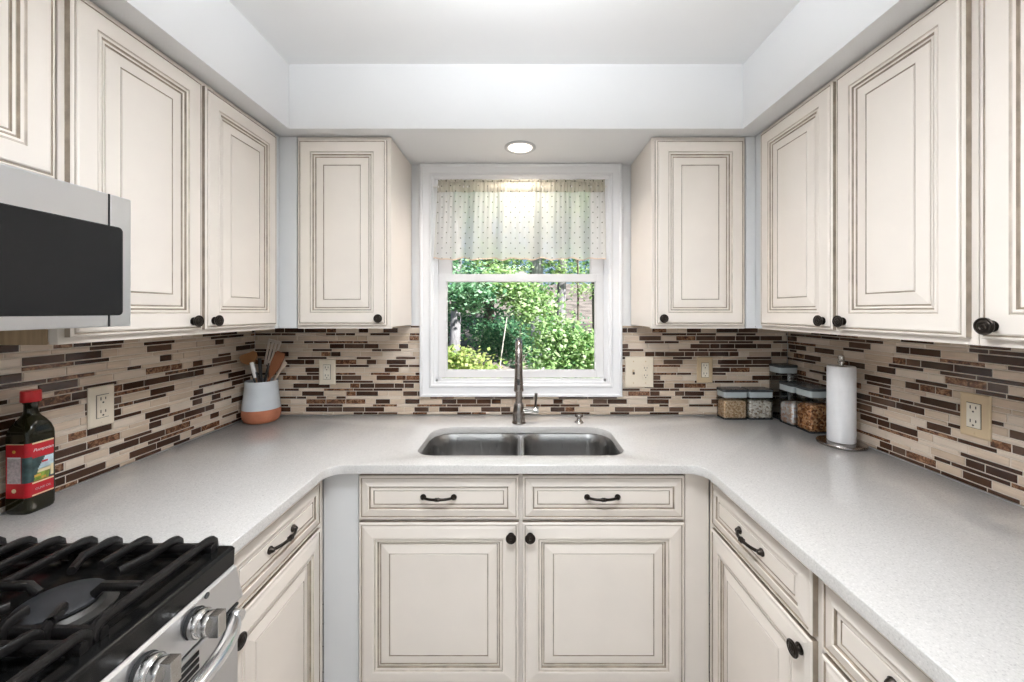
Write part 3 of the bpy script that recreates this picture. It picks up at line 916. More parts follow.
            finger((bx-.140, cy), (bx-.052, cy)); finger((bx+.140, cy), (bx+.052, cy))
        gr.build('grate', M['iron'], r, smooth=40)
gas_range()

def microwave():
    Y0, Y1 = .129, .884
    xf = -.885
    r = thing('microwave_oven', 'over-the-range stainless microwave with black glass front at left edge', 'microwave', (-1.12, (Y0+Y1)/2, 1.414))
    ox, oy, oz = -1.12, (Y0+Y1)/2, 1.414
    def B(x0, x1, y0, y1, z0, z1): return (x0-ox, x1-ox, y0-oy, y1-oy, z0-oz, z1-oz)
    MB().box(*B(-1.362, -.915, Y0, Y1, 1.416, 1.699)).build('microwave_body', M['grey'], r, bevel=.002)
    MB().box(*B(-.914, xf, Y0, .8355, 1.414, 1.700)).build('door', M['steel'], r, bevel=.003)
    MB().box(*B(-.914, xf, .8372, Y1, 1.414, 1.700)).build('control_panel', M['steel'], r, bevel=.003)
    MB().box(*B(-.914, xf+.0006, .8352, .8375, 1.415, 1.6995)).build('door_gap', M['dark'], r)
    # black glass with rounded corners on the far side
    g = MB()
    def rr(y0, y1, z0, z1, rad, x):
        p = arc(y1-rad, z0+rad, rad, -PI/2, 0, 6)+arc(y1-rad, z1-rad, rad, 0, PI/2, 6)+arc(y0+rad, z1-rad, rad, PI/2, PI, 6)+arc(y0+rad, z0+rad, rad, PI, 1.5*PI, 6)
        return [(x-ox, a-oy, b-oz) for a, b in p]
    a = (Y0+.02, .864, 1.4385, 1.632, .010)
    loft(g, [rr(*a, xf-.004), rr(*a, xf+.0010), rr(a[0]+.002, a[1]-.002, a[2]+.002, a[3]-.002, .009, xf+.0022)], cap=True)
    g.build('glass_front', M['bglass'], r)
    MB().box(*B(-1.30, -.93, Y0+.05, Y1-.05, 1.4125, 1.4158)).build('bottom_grille', M['dark'], r)
microwave()

# ------------------------------------------------------------------ outlets and switches (local: plate in xz plane facing -y)
def outlet(label, loc, rz, pm, rm, gfci=False, w=.078, h=.130):
    r = thing('wall_outlet', label, 'outlet', loc, rz)
    MB().rings(-w/2, w/2, -h/2, h/2, [(0, 0, 0), (0, .0035, 0), (.003, .006, 0), (.006, .0065, 0)]).build('cover_plate', pm, r)
    rc = MB(); rc.box(-.0175, .0175, -.0092, -.006, -.036, .036, 0); rc.box(-.0192, .0192, -.0072, -.006, -.0378, .0378, 1)
    ro = rc.build('receptacle', [rm, M['slot']], r)
    for zc in (.0205, -.0205):
        s = MB()
        s.box(-.0085, -.0058, -.0098, -.009, zc-.001, zc+.009); s.box(.0058, .0085, -.0098, -.009, zc, zc+.008)
        s.lathe([(.0028, -.0098), (.0028, -.009)], 12, (0, 0, zc-.0085), 0, 'y')
        s.build('socket_slots', M['slot'], ro)
    if gfci:
        g = MB(); g.box(-.009, .009, -.0105, -.009, -.0045, .0045); g.build('test_button', rm, ro, bevel=.0006)
    for zc in (h/2-.012, -h/2+.012):
        MB().lathe([(.0032, -.0062), (.0030, -.0072), (.001, -.0075)], 14, (0, 0, zc), 0, 'y').build('screw', pm, r)
    return r
outlet('almond outlet with test button on the left wall near the oil bottle', (XL+.0006, 1.262, 1.140), R90, M['plate'], M['plate'], True)
outlet('almond outlet on the back wall between the crock and the window', (-.992, YB-.0006, 1.136), 0, M['plate'], M['plateW'], w=.084)
outlet('tan outlet on the back wall above the short food containers', (.941, YB-.0006, 1.146), 0, M['plateT'], M['plateW'], w=.080)
outlet('tan outlet on the right wall, right of the paper towels', (XR-.0006, 1.168, 1.134), -R90, M['plateT'], M['plateW'])
def double_plate():
    r = thing('switch_plate', 'wide almond plate with switch and outlet just right of the window', 'switch', (.606, YB-.0006, 1.135))
    MB().rings(-.072, .072, -.078, .078, [(0, 0, 0), (0, .0035, 0), (.003, .006, 0), (.006, .0065, 0)]).build('cover_plate', M['plate'], r)
    t = MB(); t.box(-.031-.0055, -.031+.0055, -.0075, -.006, -.013, .013, 1); t.box(-.031-.0042, -.031+.0042, -.017, -.006, -.010, .001, 0)
    t.build('toggle', [M['slot'], M['plateT']], r, bevel=.0008)
    rc = MB(); rc.box(.031-.0165, .031+.0165, -.0088, -.006, -.034, .034); ro = rc.build('receptacle', M['plate'], r, bevel=.001)
    for zc in (.019, -.019):
        s = MB()
        s.box(.031-.008, .031-.0055, -.0094, -.0086, zc-.001, zc+.008); s.box(.031+.0055, .031+.008, -.0094, -.0086, zc, zc+.007)
        s.lathe([(.0026, -.0094), (.0026, -.0086)], 12, (.031, 0, zc-.008), 0, 'y')
        s.build('socket_slots', M['slot'], ro)
    for x in (-.031, .031):
        for zc in (.055, -.055):
            MB().lathe([(.0036, -.0062), (.0034, -.0074), (.001, -.0078)], 14, (x, 0, zc), 0, 'y').build('screw', M['plateT'], r)
double_plate()

# ------------------------------------------------------------------ olive oil bottle
def bottle():
    cx, cy = -1.318, 1.046
    r = thing('oil_bottle', 'dark square olive oil bottle with red cap beside the range', 'bottle', (cx, cy, CT+.0005))
    b = MB()
    def sq(h, z, rad, n=6):
        rad = min(rad, h*.999)
        p = arc(h-rad, -h+rad, rad, -PI/2, 0, n)+arc(h-rad, h-rad, rad, 0, PI/2, n)+arc(-h+rad, h-rad, rad, PI/2, PI, n)+arc(-h+rad, -h+rad, rad, PI, 1.5*PI, n)
        return [(x, y, z) for x, y in p]
    L = [sq(.024, .002, .012), sq(.028, 0, .012), sq(.0315, .004, .011), sq(.0325, .012, .010), sq(.0325, .20, .010), sq(.0322, .212, .012), sq(.0300, .226, .016), sq(.0250, .240, .019), sq(.0190, .250, .0185), sq(.0145, .258, .0144), sq(.0130, .268, .0129), sq(.0130, .284, .0129), sq(.0150, .286, .0149), sq(.0150, .290, .0149)]
    loft(b, L, cap=True); b.f.append(tuple(range(len(L[0])))[::-1]); b.m.append(0)
    b.build('glass_body', M['oil'], r, smooth=45)
    c = MB(); n = 40; vs = []
    for (rad, z) in ((.0155, .2902), (.0185, .2905), (.0190, .293), (.0188, .318), (.0175, .3205), (.004, .3205)):
        for k in range(n):
            a = 2*PI*k/n; q = rad*(1 + (.02 if k % 2 and .291 < z < .3195 else 0)); vs.append((q*math.cos(a), q*math.sin(a), z))
    fs = [(i*n+k, i*n+(k+1) % n, (i+1)*n+(k+1) % n, (i+1)*n+k) for i in range(5) for k in range(n)]
    fs += [tuple(range(n))[::-1], tuple(5*n+k for k in range(n))]
    c.add(vs, fs); c.build('screw_cap', M['red'], r, smooth=30)
    # wrap-around label: strips on the room-facing (+x) side and on the near (-y) side
    f = .0330
    lb = MB(); mats = [M['lred'], M['lcream'], M['lsky'], M['ldark'], M['lgreen'], M['lorange'], M['lpink'], M['lwhite']]
    def X(y0, y1, z0, z1, mt, h=0.0): lb.box(f-.0008, f+.0003+h, y0, y1, z0, z1, mt)
    def Yf(x0, x1, z0, z1, mt, h=0.0): lb.box(x0, x1, -f+.0008, -f-.0003-h, z0, z1, mt)
    e = .0235
    X(-e, e, .045, .186, 0)
    X(-e, e, .182, .186, 1, .0002); X(-e, e, .078, .0815, 1, .0002); X(-e, e, .046, .049, 1, .0002)
    X(-e, e, .083, .145, 3, .0002)
    for i in range(7): X(-e+.012+.0045*i*.55, e-.001, .112+i*.0045, .1165+i*.0045, 2, .0004)
    for i in range(6): X(-e+.003+.002*i, e-.012+.001*i, .083+i*.0052, .0882+i*.0052, 4 if i < 4 else 1, .0004)
    X(-e+.004, -e+.018, .094, .100, 5, .0006); X(-.004, .006, .086, .092, 5, .0006)
    X(-.003, .010, .128, .133, 0, .0006)
    X(.016, e-.001, .088, .118, 1, .0006)
    Yf(-e, e, .045, .186, 0)
    Yf(-e, e, .184, .186, 1, .0002)
    Yf(-e+.004, e-.008, .083, .152, 6, .0002)
    Yf(-e+.004, e-.008, .148, .152, 7, .0004)
    Yf(e-.006, e, .083, .150, 3, .0002)
    lb.lathe([(.0055, -f-.0010), (.0055, -f+.0002)], 20, (-.002, 0, .064), 1, 'y')
    lb.lathe([(.0040, -f-.0010), (.0040, -f+.0002)], 20, (-.002, 0, .166), 5, 'y')
    cr = [(f-.010+.0103*math.cos(t_), -f+.010+.0103*math.sin(t_)) for t_ in [-PI/2+PI/2*k/8 for k in range(9)]]
    for z0, z1, mt in ((.045, .083, 0), (.083, .150, 3), (.150, .186, 0)):
        o_ = len(lb.v)
        for x, y in cr: lb.v += [(x, y, z0), (x, y, z1)]
        for k in range(8): lb.f.append((o_+2*k, o_+2*k+2, o_+2*k+3, o_+2*k+1)); lb.m.append(mt)
    lo = lb.build('label', mats, r)
    def text(body, size, y, z, mat, shear=.3, name='lettering'):
        cu = bpy.data.curves.new(name, 'FONT'); cu.body = body; cu.size = size; cu.align_x = 'CENTER'; cu.shear = shear; cu.extrude = .0002
        to = bpy.data.objects.new('t', cu); COL.objects.link(to)
        dg = bpy.context.evaluated_depsgraph_get()
        me = bpy.data.meshes.new_from_object(to.evaluated_get(dg))
        bpy.data.objects.remove(to)
        me.materials.clear(); me.materials.append(mat)
        me.transform(Matrix.Translation((f+.0009, y, z)) @ Matrix(((0, 0, 1, 0), (1, 0, 0, 0), (0, 1, 0, 0), (0, 0, 0, 1))))
        o = bpy.data.objects.new(name, me); COL.objects.link(o); o.parent = lo
        return o
    text('Pompeian', .0112, .000, .162, M['lwhite'], .35)
    text('OLIVE OIL', .0078, 0, .060, M['lpink'], .0)
bottle()

# ------------------------------------------------------------------ crock with utensils
CX, CY = -1.259, 1.888
def crock():
    r = thing('utensil_crock', 'terracotta crock with pale blue glazed top in the left corner', 'crock', (CX, CY, CT+.0005))
    MB().lathe([(.050, .004), (.060, 0), (.071, .006), (.0785, .020), (.0818, .040), (.0812, .064)], 48).build('terracotta_base', M['terra'], r, smooth=50)
    MB().lathe([(.0814, .0645), (.0800, .080), (.0765, .112), (.0725, .145), (.0700, .174), (.0695, .194), (.0680, .1975), (.0655, .196), (.0650, .174), (.068, .11), (.068, .068), (.01, .066)], 48, cap=False).build('glazed_upper', M['cglaze'], r, smooth=50)
crock()
def utensil(name, label, mats, build, foot, tip):
    """z axis of the tool runs from its lower end (in the crock) to its head"""
    f = Vector((CX+foot[0], CY+foot[1], CT+.072)); t = Vector((CX+tip[0], CY+tip[1], CT+tip[2]))
    d = (t-f); L = d.length
    r = thing(name, label, 'utensil', f)
    zax = d.normalized(); yax = Vector((0, 1, 0)); xax = yax.cross(zax).normalized(); yax = zax.cross(xax)
    r.rotation_euler = Matrix((xax, yax, zax)).transposed().to_euler()
    build(r, L); return r
def blade_outline(mb, w0, w1, z0, z1, th, slots=0, mat=0):
    n = 8; vs = []; fs = []
    for i in range(n+1):
        t = i/n; z = z0+(z1-z0)*t
        w = (w0+(w1-w0)*min(1, t*2.2)**.7)
        if t > .85: w *= 1-.25*((t-.85)/.15)**2
        for s_ in ((-1, -1), (1, -1), (1, 1), (-1, 1)): vs.append((s_[0]*w/2, s_[1]*th/2, z))
    for i in range(n):
        for k in range(4):
            a = i*4+k; b = i*4+(k+1) % 4; fs.append((a, b, b+4, a+4))
    fs.append((3, 2, 1, 0)); fs.append(tuple(n*4+k for k in range(4)))
    mb.add(vs, fs, mat)
def spat(head_w, head_l, mh, mb_, th=.006):
    def f(r, L):
        MB().tube([(0, 0, 0), (0, 0, (L-head_l)*.5), (0, 0, L-head_l+.01)], [.006, .0065, .0060], 12).build('handle', mh, r, smooth=40)
        b = MB(); blade_outline(b, .014, head_w, L-head_l, L, th); b.build('blade', mb_, r, bevel=.0015)
    return f
def slotted(head_w, head_l, mh, mb_):
    def f(r, L):
        MB().tube([(0, 0, 0), (0, 0, L-head_l+.01)], [.0055, .0055], 12).build('handle', mh, r, smooth=40)
        b = MB(); n = 4; z0 = L-head_l
        b.box(-head_w/2, head_w/2, -.0025, .0025, L-.014, L); b.box(-head_w*.36, head_w*.36, -.0025, .0025, z0, z0+.02)
        for k in range(n):
            x = (-1+2*k/(n-1))*(head_w/2-.004)
            b.add([(x*.72-.004, -.0025, z0), (x*.72+.004, -.0025, z0), (x*.72+.004, .0025, z0), (x*.72-.004, .0025, z0),
                   (x-.004, -.0025, L), (x+.004, -.0025, L), (x+.004, .0025, L), (x-.004, .0025, L)],
                  [(0,1,2,3),(4,5,6,7),(0,1,5,4),(1,2,6,5),(2,3,7,6),(3,0,4,7)])
        b.build('slotted_blade', mb_, r)
    return f
def tongs(r, L):
    t = MB()
    for s_ in (-1, 1): t.tube([(s_*.004, 0, 0), (s_*.008, 0, L*.5), (s_*.010, 0, L-.05)], [.004, .0045, .005], 10)
    t.build('shaft', M['silic'], r, smooth=40)
    MB().tube([(0, 0, L-.075), (0, 0, L-.03), (0, 0, L)], [.0085, .0095, .008], 12).build('grip', M['wht'], r, smooth=40)
utensil('spatula', 'square honey-coloured wooden spatula leaning left in the crock', None, spat(.084, .056, M['woodA'], M['woodA'], .008), (.030, -.016), (-.062, -.011, .330))
utensil('slotted_turner', 'wide slotted turner with pale bars standing tallest in the crock', None, slotted(.062, .125, M['silic'], M['turner']), (-.02, .004), (.062, .006, .392))
utensil('spatula', 'reddish brown wooden spatula leaning right in the crock', None, spat(.050, .125, M['woodB'], M['woodB'], .007), (-.004, -.030), (.112, -.028, .337))
utensil('tongs', 'tool with a short white grip at the front of the crock', None, tongs, (.040, -.044), (-.010, -.056, .292))
utensil('spoon', 'pale wooden spoon at the right rim of the crock', None, spat(.024, .045, M['woodC'], M['woodC'], .009), (-.022, .020), (.100, .024, .285))
utensil('cooking_spoon', 'black nylon spoon behind the slotted turner in the crock', None, spat(.050, .085, M['silic'], M['silic'], .006), (.0, .045), (.008, .052, .335))
utensil('whisk', 'thin dark whisk handle between the left spatula and the slotted turner', None, lambda r, L: (MB().tube([(0, 0, 0), (0, 0, L)], [.007, .008], 12).build('handle', M['silic'], r, smooth=40)), (-.02, .035), (-.040, .045, .300))

# ------------------------------------------------------------------ food storage containers
def rbox(mb, x0, x1, y0, y1, zs, rad=.008, cap=True, mat=0, bottom=True):
    """stack of rounded rectangles: zs = (z, inset)"""
    L = []
    for z, i in zs:
        rr = max(.002, rad-i*.5)
        p = arc(x1-i-rr, y0+i+rr, rr, -PI/2, 0, 5)+arc(x1-i-rr, y1-i-rr, rr, 0, PI/2, 5)+arc(x0+i+rr, y1-i-rr, rr, PI/2, PI, 5)+arc(x0+i+rr, y0+i+rr, rr, PI, 1.5*PI, 5)
        L.append([(x, y, z) for x, y in p])
    o = len(mb.v); loft(mb, L, cap=cap, mat=mat)
    if bottom: mb.f.append(tuple(o+k for k in range(len(L[0])))[::-1]); mb.m.append(mat)

def container(label, x0, x1, y0, y1, h, group, fill=None):
    cx, cy = (x0+x1)/2, (y0+y1)/2
    r = thing('food_container', label, 'container', (cx, cy, CT+.0005), 0, group)
    a, b, c, d = x0-cx, x1-cx, y0-cy, y1-cy
    m = MB(); rbox(m, a, b, c, d, [(.006, .001), (h-.040, 0)], .010, cap=False, bottom=False)
    rbox(m, a, b, c, d, [(h-.040, .0018), (.008, .0026)], .010, cap=True, bottom=False)
    m.build('clear_body', M['acryl'], r, smooth=40)
    m = MB(); rbox(m, a, b, c, d, [(0, .003), (.001, .001), (.0055, .0008)], .010); m.build('base_edge', M['grey'], r, smooth=40)
    m = MB(); rbox(m, a, b, c, d, [(h-.0395, .0020), (h-.0125, .0012)], .010); m.build('seal_band', M['seal'], r, smooth=40)
    m = MB(); rbox(m, a, b, c, d, [(h-.0123, -.0002), (h-.010, -.0012), (h-.003, -.0012), (h, .001)], .011); m.build('lid', M['grey'], r, smooth=40)
    if fill:
        nm, lab, mat, fh = fill
        m = MB()
        rbox(m, a, b, c, d, [(.0085, .0075), (.014, .0045), (fh-.016, .0045), (fh-.006, .0065), (fh-.001, .014), (fh, .026)], .014)
        o = m.build(nm, mat, None, smooth=60); o.location = (cx, cy, CT+.0005)
        tag(o, lab, 'dry food', None, 'stuff')
    return r
GC = 'dark-lidded clear food containers in the right corner'
container('short clear container of tan grain with dark lid, left of its pair', .994, 1.112, 1.903, 1.984, .148, GC, ('grain', 'tan dry grain filling the left short container', M['oats'], .093))
container('short clear container of speckled white beans with dark lid, next to the tan grain', 1.118, 1.238, 1.903, 1.984, .148, GC, ('beans', 'speckled white beans filling the second short container', M['beans'], .090))
container('tall clear container with dark lid set in the very corner, topmost of the group', 1.262, 1.356, 1.900, 1.985, .268, GC)
container('medium clear container of pale grain behind the container of brown nuts', 1.247, 1.352, 1.790, 1.886, .196, GC, ('pale_grain', 'pale pinkish grain in the medium container near the corner', M['pale'], .102))
container('medium clear container of brown nuts partly behind the paper towels', 1.255, 1.357, 1.688, 1.784, .196, GC, ('brown_nuts', 'brown nuts filling the container beside the paper towels', M['nuts'], .118))

def towel():
    cx, cy = 1.281, 1.556
    r = thing('paper_towel_holder', 'round chrome paper towel stand on the right counter', 'paper towel holder', (cx, cy, CT+.0005))
    MB().lathe([(.078, 0), (.0815, .002), (.0818, .009), (.080, .0115), (.074, .0125), (.01, .0128)], 56).build('base_disc', M['nickel'], r, smooth=40)
    MB().lathe([(.008, .0128), (.008, .325), (.0125, .327), (.0125, .331), (.0085, .334), (.0110, .340), (.0125, .348), (.0095, .356), (.002, .359)], 24).build('post', M['chrome'], r, smooth=40)
    t = MB()
    t.lathe([(.0200, .0), (.0445, .0005), (.0465, .003), (.0468, .15), (.0465, .297), (.0445, .300), (.0200, .300), (.0200, .0)], 56, cap=False)
    # loose end of the sheet
    t.add([(-.0468*math.cos(.9)-.0006, -.0468*math.sin(.9), .002), (-.0468*math.cos(.75)-.0016, -.0468*math.sin(.75), .002), (-.0468*math.cos(.75)-.0016, -.0468*math.sin(.75), .298), (-.0468*math.cos(.9)-.0006, -.0468*math.sin(.9), .298)], [(0, 1, 2, 3)])
    ro = t.build('paper_towel_roll', M['paper'], None, smooth=40, recalc=False); ro.location = (cx, cy, CT+.0140)
    bm = bmesh.new(); bm.from_mesh(ro.data); bmesh.ops.recalc_face_normals(bm, faces=bm.faces); bm.to_mesh(ro.data); bm.free()
    tag(ro, 'white paper towel roll standing on the chrome holder', 'paper towels')
    k = MB(); k.lathe([(.0185, 0.001), (.0196, 0.001), (.0196, .299), (.0185, .299), (.0185, .001)], 32, cap=False)
    k.build('cardboard_core', M['card'], ro, smooth=40)
towel()

# ------------------------------------------------------------------ lamps
def light_obj(name, typ, loc, rot, energy, col, parent=None, **kw):
    l = bpy.data.lights.new(name, typ); l.energy = energy; l.color = col
    for k, v in kw.items(): setattr(l, k, v)
    o = bpy.data.objects.new(name, l); COL.objects.link(o); o.location = loc; o.rotation_euler = rot
    if parent: o.parent = parent
    return o
def downlight(label, loc, r0, en, col):
    r = thing('recessed_light', label, 'ceiling light', loc)
    MB().lathe([(r0, 0), (r0, -.003), (r0*.94, -.006), (r0*.82, -.006), (r0*.78, -.003), (r0*.78, 0)], 48, cap=False).build('trim_ring', M['ring'], r, smooth=40)
    MB().lathe([(r0*.775, -.0005), (r0*.775, -.003), (r0*.5, -.0075), (r0*.01, -.009)], 40).build('lens', M['lens'], r, smooth=60)
    light_obj('lamp_bulb', 'AREA', (0, 0, -.014), (0, 0, 0), en, col, r, shape='DISK', size=r0*1.5, spread=2.5)
downlight('round recessed light in the soffit above the sink', (-.004, 1.786, ZS-.0004), .072, 4.3, (1, .90, .80))
def fill_bowl(label, x, y, up, down, size=.42):  # invented fixture, added out of view to brighten the ceiling and worktops
    r = thing('added_fill_bowl', label, 'ceiling light', (x, y, ZC-.0004))
    MB().lathe([(.065, 0), (.065, -.012), (.02, -.025), (.006, -.03), (.006, -.36)], 32).build('stem', M['nickel'], r, smooth=40)
    h = size/2
    MB().lathe([(h, -.27), (h*.985, -.275), (h*.9, -.315), (h*.7, -.345), (h*.4, -.365), (.012, -.372)], 48, cap=False).build('glass_bowl', M['lens2'], r, smooth=60)
    light_obj('fill_uplight', 'AREA', (0, 0, -.262), (PI, 0, 0), up, (.90, .95, 1.0), r, shape='DISK', size=size*.9)
    light_obj('fill_downlight', 'AREA', (0, 0, -.378), (0, 0, 0), down, (.90, .95, 1.0), r, shape='DISK', size=size*.9)
fill_bowl('added glass bowl fill lamp over the middle of the kitchen, outside the photo', -.02, .58, 22, 15)
fill_bowl('added glass bowl fill lamp behind the viewer near the rear window, outside the photo', -.02, -1.5, 12, 6)
# area lamp added just inside the unseen rear window as soft fill
light_obj('rear_fill', 'AREA', (0, YF+.03, 1.275), (R90*1.08, 0, 0), 2, (.90, .95, 1.0), None, shape='RECTANGLE', size=1.95, size_y=1.7)

# ------------------------------------------------------------------ garden and woods outside
def ground_z(x, y):
    d = max(0, y-9.0)
    return -.75 + .17*d + .10*math.sin(x*.7+y*.3)
def garden():
    mb = MB(); nx, ny = 40, 40; vs = []; fs = []
    for j in range(ny+1):
        for i in range(nx+1):
            x = -16+32*i/nx; y = 2.25+34*j/ny; vs.append((x, y, ground_z(x, y)))
    for j in range(ny):
        for i in range(nx):
            a = j*(nx+1)+i; fs.append((a, a+1, a+nx+2, a+nx+1))
    mb.add(vs, fs); struct(mb.build('ground', M['ground'], smooth=180))
garden()

def leaves(blobs, size, count, pal, seed, flatness=.5):
    """blobs: (cx, cy, cz, rx, ry, rz); leaf quads folded along the midrib, clustered on twigs"""
    rnd = random.Random(seed); mb = MB()
    tot = sum(b[3]*b[5] for b in blobs)
    for b in blobs:
        n = int(count*b[3]*b[5]/tot)
        made = 0
        while made < n:
            u, v, w = rnd.gauss(0, .55), rnd.gauss(0, .55), rnd.gauss(0, .55)
            q = u*u+v*v+w*w
            if q > 1.1: continue
            c = Vector((b[0]+u*b[3], b[1]+v*b[4], b[2]+w*b[5]))
            hue = noise.noise(c*2.2)
            for _ in range(rnd.randint(4, 7)):
                p = c+Vector((rnd.gauss(0, 1), rnd.gauss(0, 1), rnd.gauss(0, .7)))*size*1.2
                s_ = size*(.65+.7*rnd.random())
                d = Vector((rnd.gauss(0, 1), rnd.gauss(0, 1)-.3, rnd.gauss(0, .6)-.35)).normalized()
                up = Vector((rnd.gauss(0, flatness), rnd.gauss(0, flatness)-.45, 1)).normalized()
                sd = d.cross(up)
                if sd.length < .1: continue
                sd.normalize(); nr = sd.cross(d)
                x = rnd.random()+hue*.45
                mt = 3 if x < .14 else 0 if x < .55 else 1 if x < .88 else 2
                mb.add([p, p+d*s_*.45+sd*s_*.34-nr*s_*.08, p+d*s_, p+d*s_*.45-sd*s_*.34-nr*s_*.08, p+d*s_*.5+nr*s_*.05],
                       [(0, 1, 4), (1, 2, 4), (2, 3, 4), (3, 0, 4)], mt)
                made += 1
    return mb

def trunk(mb, x, y, z0, z1, r0, r1, lean=0.0, seed=0, branches=5):
    rnd = random.Random(seed); pts = []; rad = []
    n = 12
    for i in range(n+1):
        t = i/n
        pts.append((x+lean*t+.04*r0*8*math.sin(t*5+seed), y+.05*math.sin(t*4+seed*2), z0+(z1-z0)*t)); rad.append(r0*(1+.5*max(0, .1-t)*6)+(r1-r0)*t)
    mb.tube(pts, rad, 14)
    for k in range(branches):
        i = rnd.randint(5, n-1); p = Vector(pts[i]); a = rnd.random()*2*PI; L = (z1-z0)*(.12+.15*rnd.random())
        q = [p, p+Vector((math.cos(a)*L*.5, math.sin(a)*L*.5, L*.35)), p+Vector((math.cos(a)*L, math.sin(a)*L, L*.8))]
        mb.tube(q, [rad[i]*.4, rad[i]*.28, rad[i]*.1], 8)

def tree(label, x, y, h, r0, blobs, pal, count, size, seed, bark='bark', lean=0.0, name='tree', cat='tree', group='trees and shrubs outside the window', branches=5):
    g = ground_z(x, y)
    r = thing(name, label, cat, (x, y, g), 0, group)
    t = MB(); trunk(t, 0, 0, -.12, h, r0, r0*.55, lean, seed, branches); t.build('trunk', M[bark], r, smooth=60)
    lv = leaves([(b[0]-x, b[1]-y, b[2]-g, b[3], b[4], b[5]) for b in blobs], size, count, pal, seed)
    lv.build('foliage', LEAF[pal], r, recalc=False)
    return r

tree('leafy tree with broad grey trunk right of the window centre', .47, 10.0, 6.5, .19, [(.2, 9.8, 5.0, 2.2, 1.6, 1.5), (-.5, 9.6, 2.65, 1.0, .7, .55), (1.1, 9.5, 2.6, .55, .5, .45)], 'bright', 5200, .105, 3, 'barkL')
tree('tree with slender grey trunk near the right side of the window', 1.12, 10.6, 7, .15, [(1.6, 10.8, 5.2, 1.8, 1.5, 1.5), (1.8, 10.5, 2.7, .6, .6, .5)], 'cool', 3800, .105, 4)
tree('tree with short grey trunk at the left side of the window', -1.55, 9.2, 6, .14, [(-1.6, 9.2, 4.6, 1.6, 1.4, 1.4), (-1.7, 8.9, 2.35, .75, .5, .5), (-.95, 8.6, 2.2, .5, .4, .35)], 'cool', 4600, .10, 5)
tree('young tree with bright leaves at the window centre', -.12, 6.9, 1.9, .018, [(.05, 6.7, 1.72, .42, .35, .26), (.3, 6.5, 1.50, .38, .3, .24), (-.35, 6.8, 2.0, .40, .3, .22), (-.15, 6.7, 1.9, .3, .3, .2)], 'bright', 2300, .085, 6, 'barkP', .12, branches=3)
tree('sapling with pale leaning stem left of the window centre', -.52, 6.2, 2.0, .016, [(-.75, 6.3, 1.78, .36, .3, .20), (-.95, 6.5, 1.66, .35, .3, .22)], 'cool', 1500, .08, 7, 'barkP', .30, branches=2)
tree('rounded yellow-green shrub at the lower left of the window', -.80, 5.0, .9, .02, [(-.85, 5.0, .78, .36, .3, .20), (-.55, 4.9, .68, .30, .25, .17), (-1.1, 5.1, .75, .35, .3, .22), (-.8, 4.9, .50, .5, .3, .25)], 'yellow', 3600, .062, 8, 'barkD', name='shrub', cat='shrub', branches=3)
tree('large green shrub filling the lower right of the window', .75, 5.9, 1.4, .025, [(.55, 5.9, 1.12, .40, .35, .28), (.85, 5.8, .92, .45, .35, .30), (.45, 5.8, .70, .40, .3, .30), (1.1, 5.9, .72, .45, .35, .35), (.75, 5.8, .45, .6, .3, .3)], 'bright', 5600, .075, 9, 'barkD', name='shrub', cat='shrub', branches=3)
tree('low dark shrub between the two lower shrubs', -.1, 7.6, 1.0, .02, [(-.15, 7.6, .75, .7, .4, .35), (-.5, 7.9, .95, .5, .4, .3)], 'dark', 2400, .08, 10, 'barkD', name='shrub', cat='shrub', branches=3)
tree('slim dark-stemmed tree right of the grey trunks', 1.32, 9.0, 5, .03, [(1.5, 9.0, 4.2, .9, .8, .8), (1.45, 8.8, 1.95, .3, .3, .18)], 'bright', 1500, .09, 12, 'barkD')
bg = [(-4.6, 13.5, 'tree in the far woods at the far left'), (-2.9, 14.6, 'second dark tree from the left in the far woods'), (-1.2, 13.8, 'dark tree of the far woods behind the left trunk'),
      (.5, 15.2, 'dark tree of the far woods behind the broad trunk'), (2.9, 14.8, 'dark tree of the far woods right of the slender trunk'), (4.8, 13.8, 'tree in the far woods at the far right')]
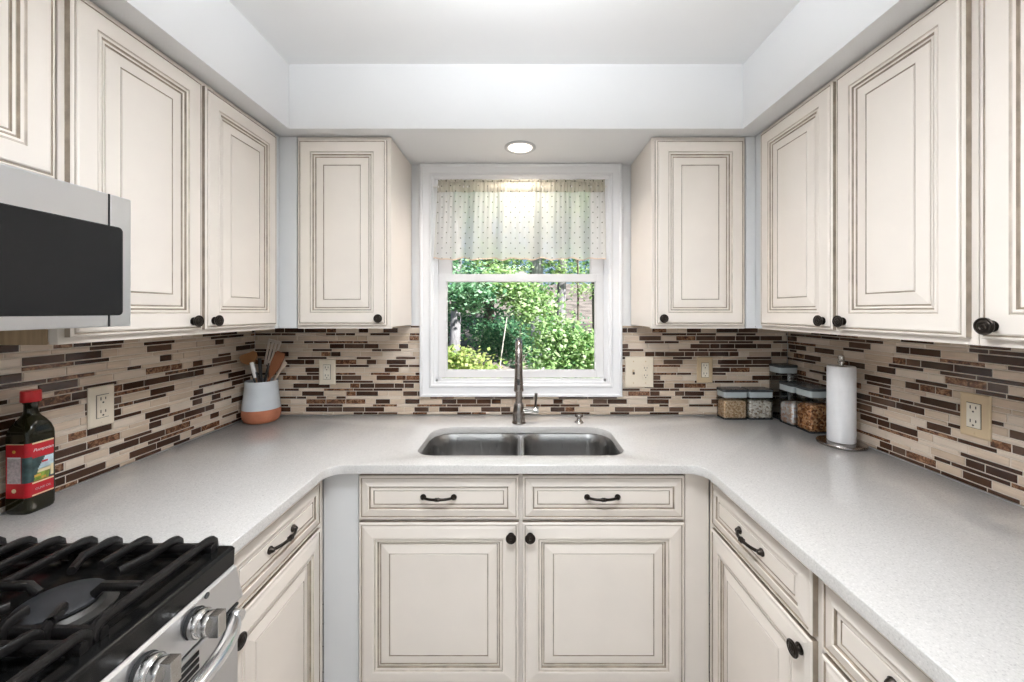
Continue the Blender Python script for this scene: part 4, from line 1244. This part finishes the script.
for i, (x, y, lab) in enumerate(bg):
    g = ground_z(x, y)
    hi = 1.9 if x < 1.5 else 3.2
    tree(lab, x, y, 9, .20, [(x, y, g+6.0, 2.0, 1.5, 2.4), (x-.4, y-.3, g+hi+.9, 1.7, 1.0, 1.2)] + ([(x+.3, y-.5, g+.9, 1.6, .8, .9)] if x < 1.5 else []), 'dark' if i % 2 == 0 else 'cool', 4200, .15, 30+i, 'barkD')
tree('leafy shrub outside beyond the left edge of the window', -2.4, 6.0, 1.6, .03, [(-2.4, 6.0, .9, .7, .6, .6), (-2.2, 6.0, 1.7, .6, .5, .5)], 'bright', 1800, .085, 50, 'barkD', name='shrub', cat='shrub')
tree('leafy shrub outside beyond the right edge of the window', 2.5, 6.3, 1.6, .03, [(2.5, 6.3, .9, .7, .6, .6), (2.2, 6.3, 1.7, .6, .5, .5)], 'cool', 1800, .085, 51, 'barkD', name='shrub', cat='shrub')

# ------------------------------------------------------------------ sky and sun
w = bpy.data.worlds.new('sky'); S.world = w; w.use_nodes = True
nt = w.node_tree; bgn = nt.nodes['Background']
sk = nt.nodes.new('ShaderNodeTexSky'); sk.sky_type = 'HOSEK_WILKIE'; sk.turbidity = 4.0; sk.ground_albedo = .3
sk.sun_direction = Vector((.55, -.55, .63)).normalized()
nt.links.new(sk.outputs['Color'], bgn.inputs['Color']); bgn.inputs['Strength'].default_value = 3.0
sd = Vector((-.55, .55, -.63))
light_obj('sun', 'SUN', (5, -5, 9), sd.to_track_quat('-Z', 'Y').to_euler(), 13, (1, .97, .90), None, angle=.02)

# ------------------------------------------------------------------ camera
cam = bpy.data.cameras.new('camera'); co = bpy.data.objects.new('camera', cam); COL.objects.link(co)
co.location = (0, 0, 1.448); co.rotation_euler = (PI/2, 0, 0)
cam.sensor_fit = 'HORIZONTAL'; cam.sensor_width = 36; cam.lens = 36*389/1024
cam.shift_x = -9/1024; cam.shift_y = -30/1024
cam.clip_start = .02; cam.clip_end = 200
S.camera = co
S.view_settings.view_transform = 'Standard'; S.view_settings.look = 'None'
S.view_settings.gamma = 1; S.view_settings.use_curve_mapping = False
S.view_settings.exposure = 0.14
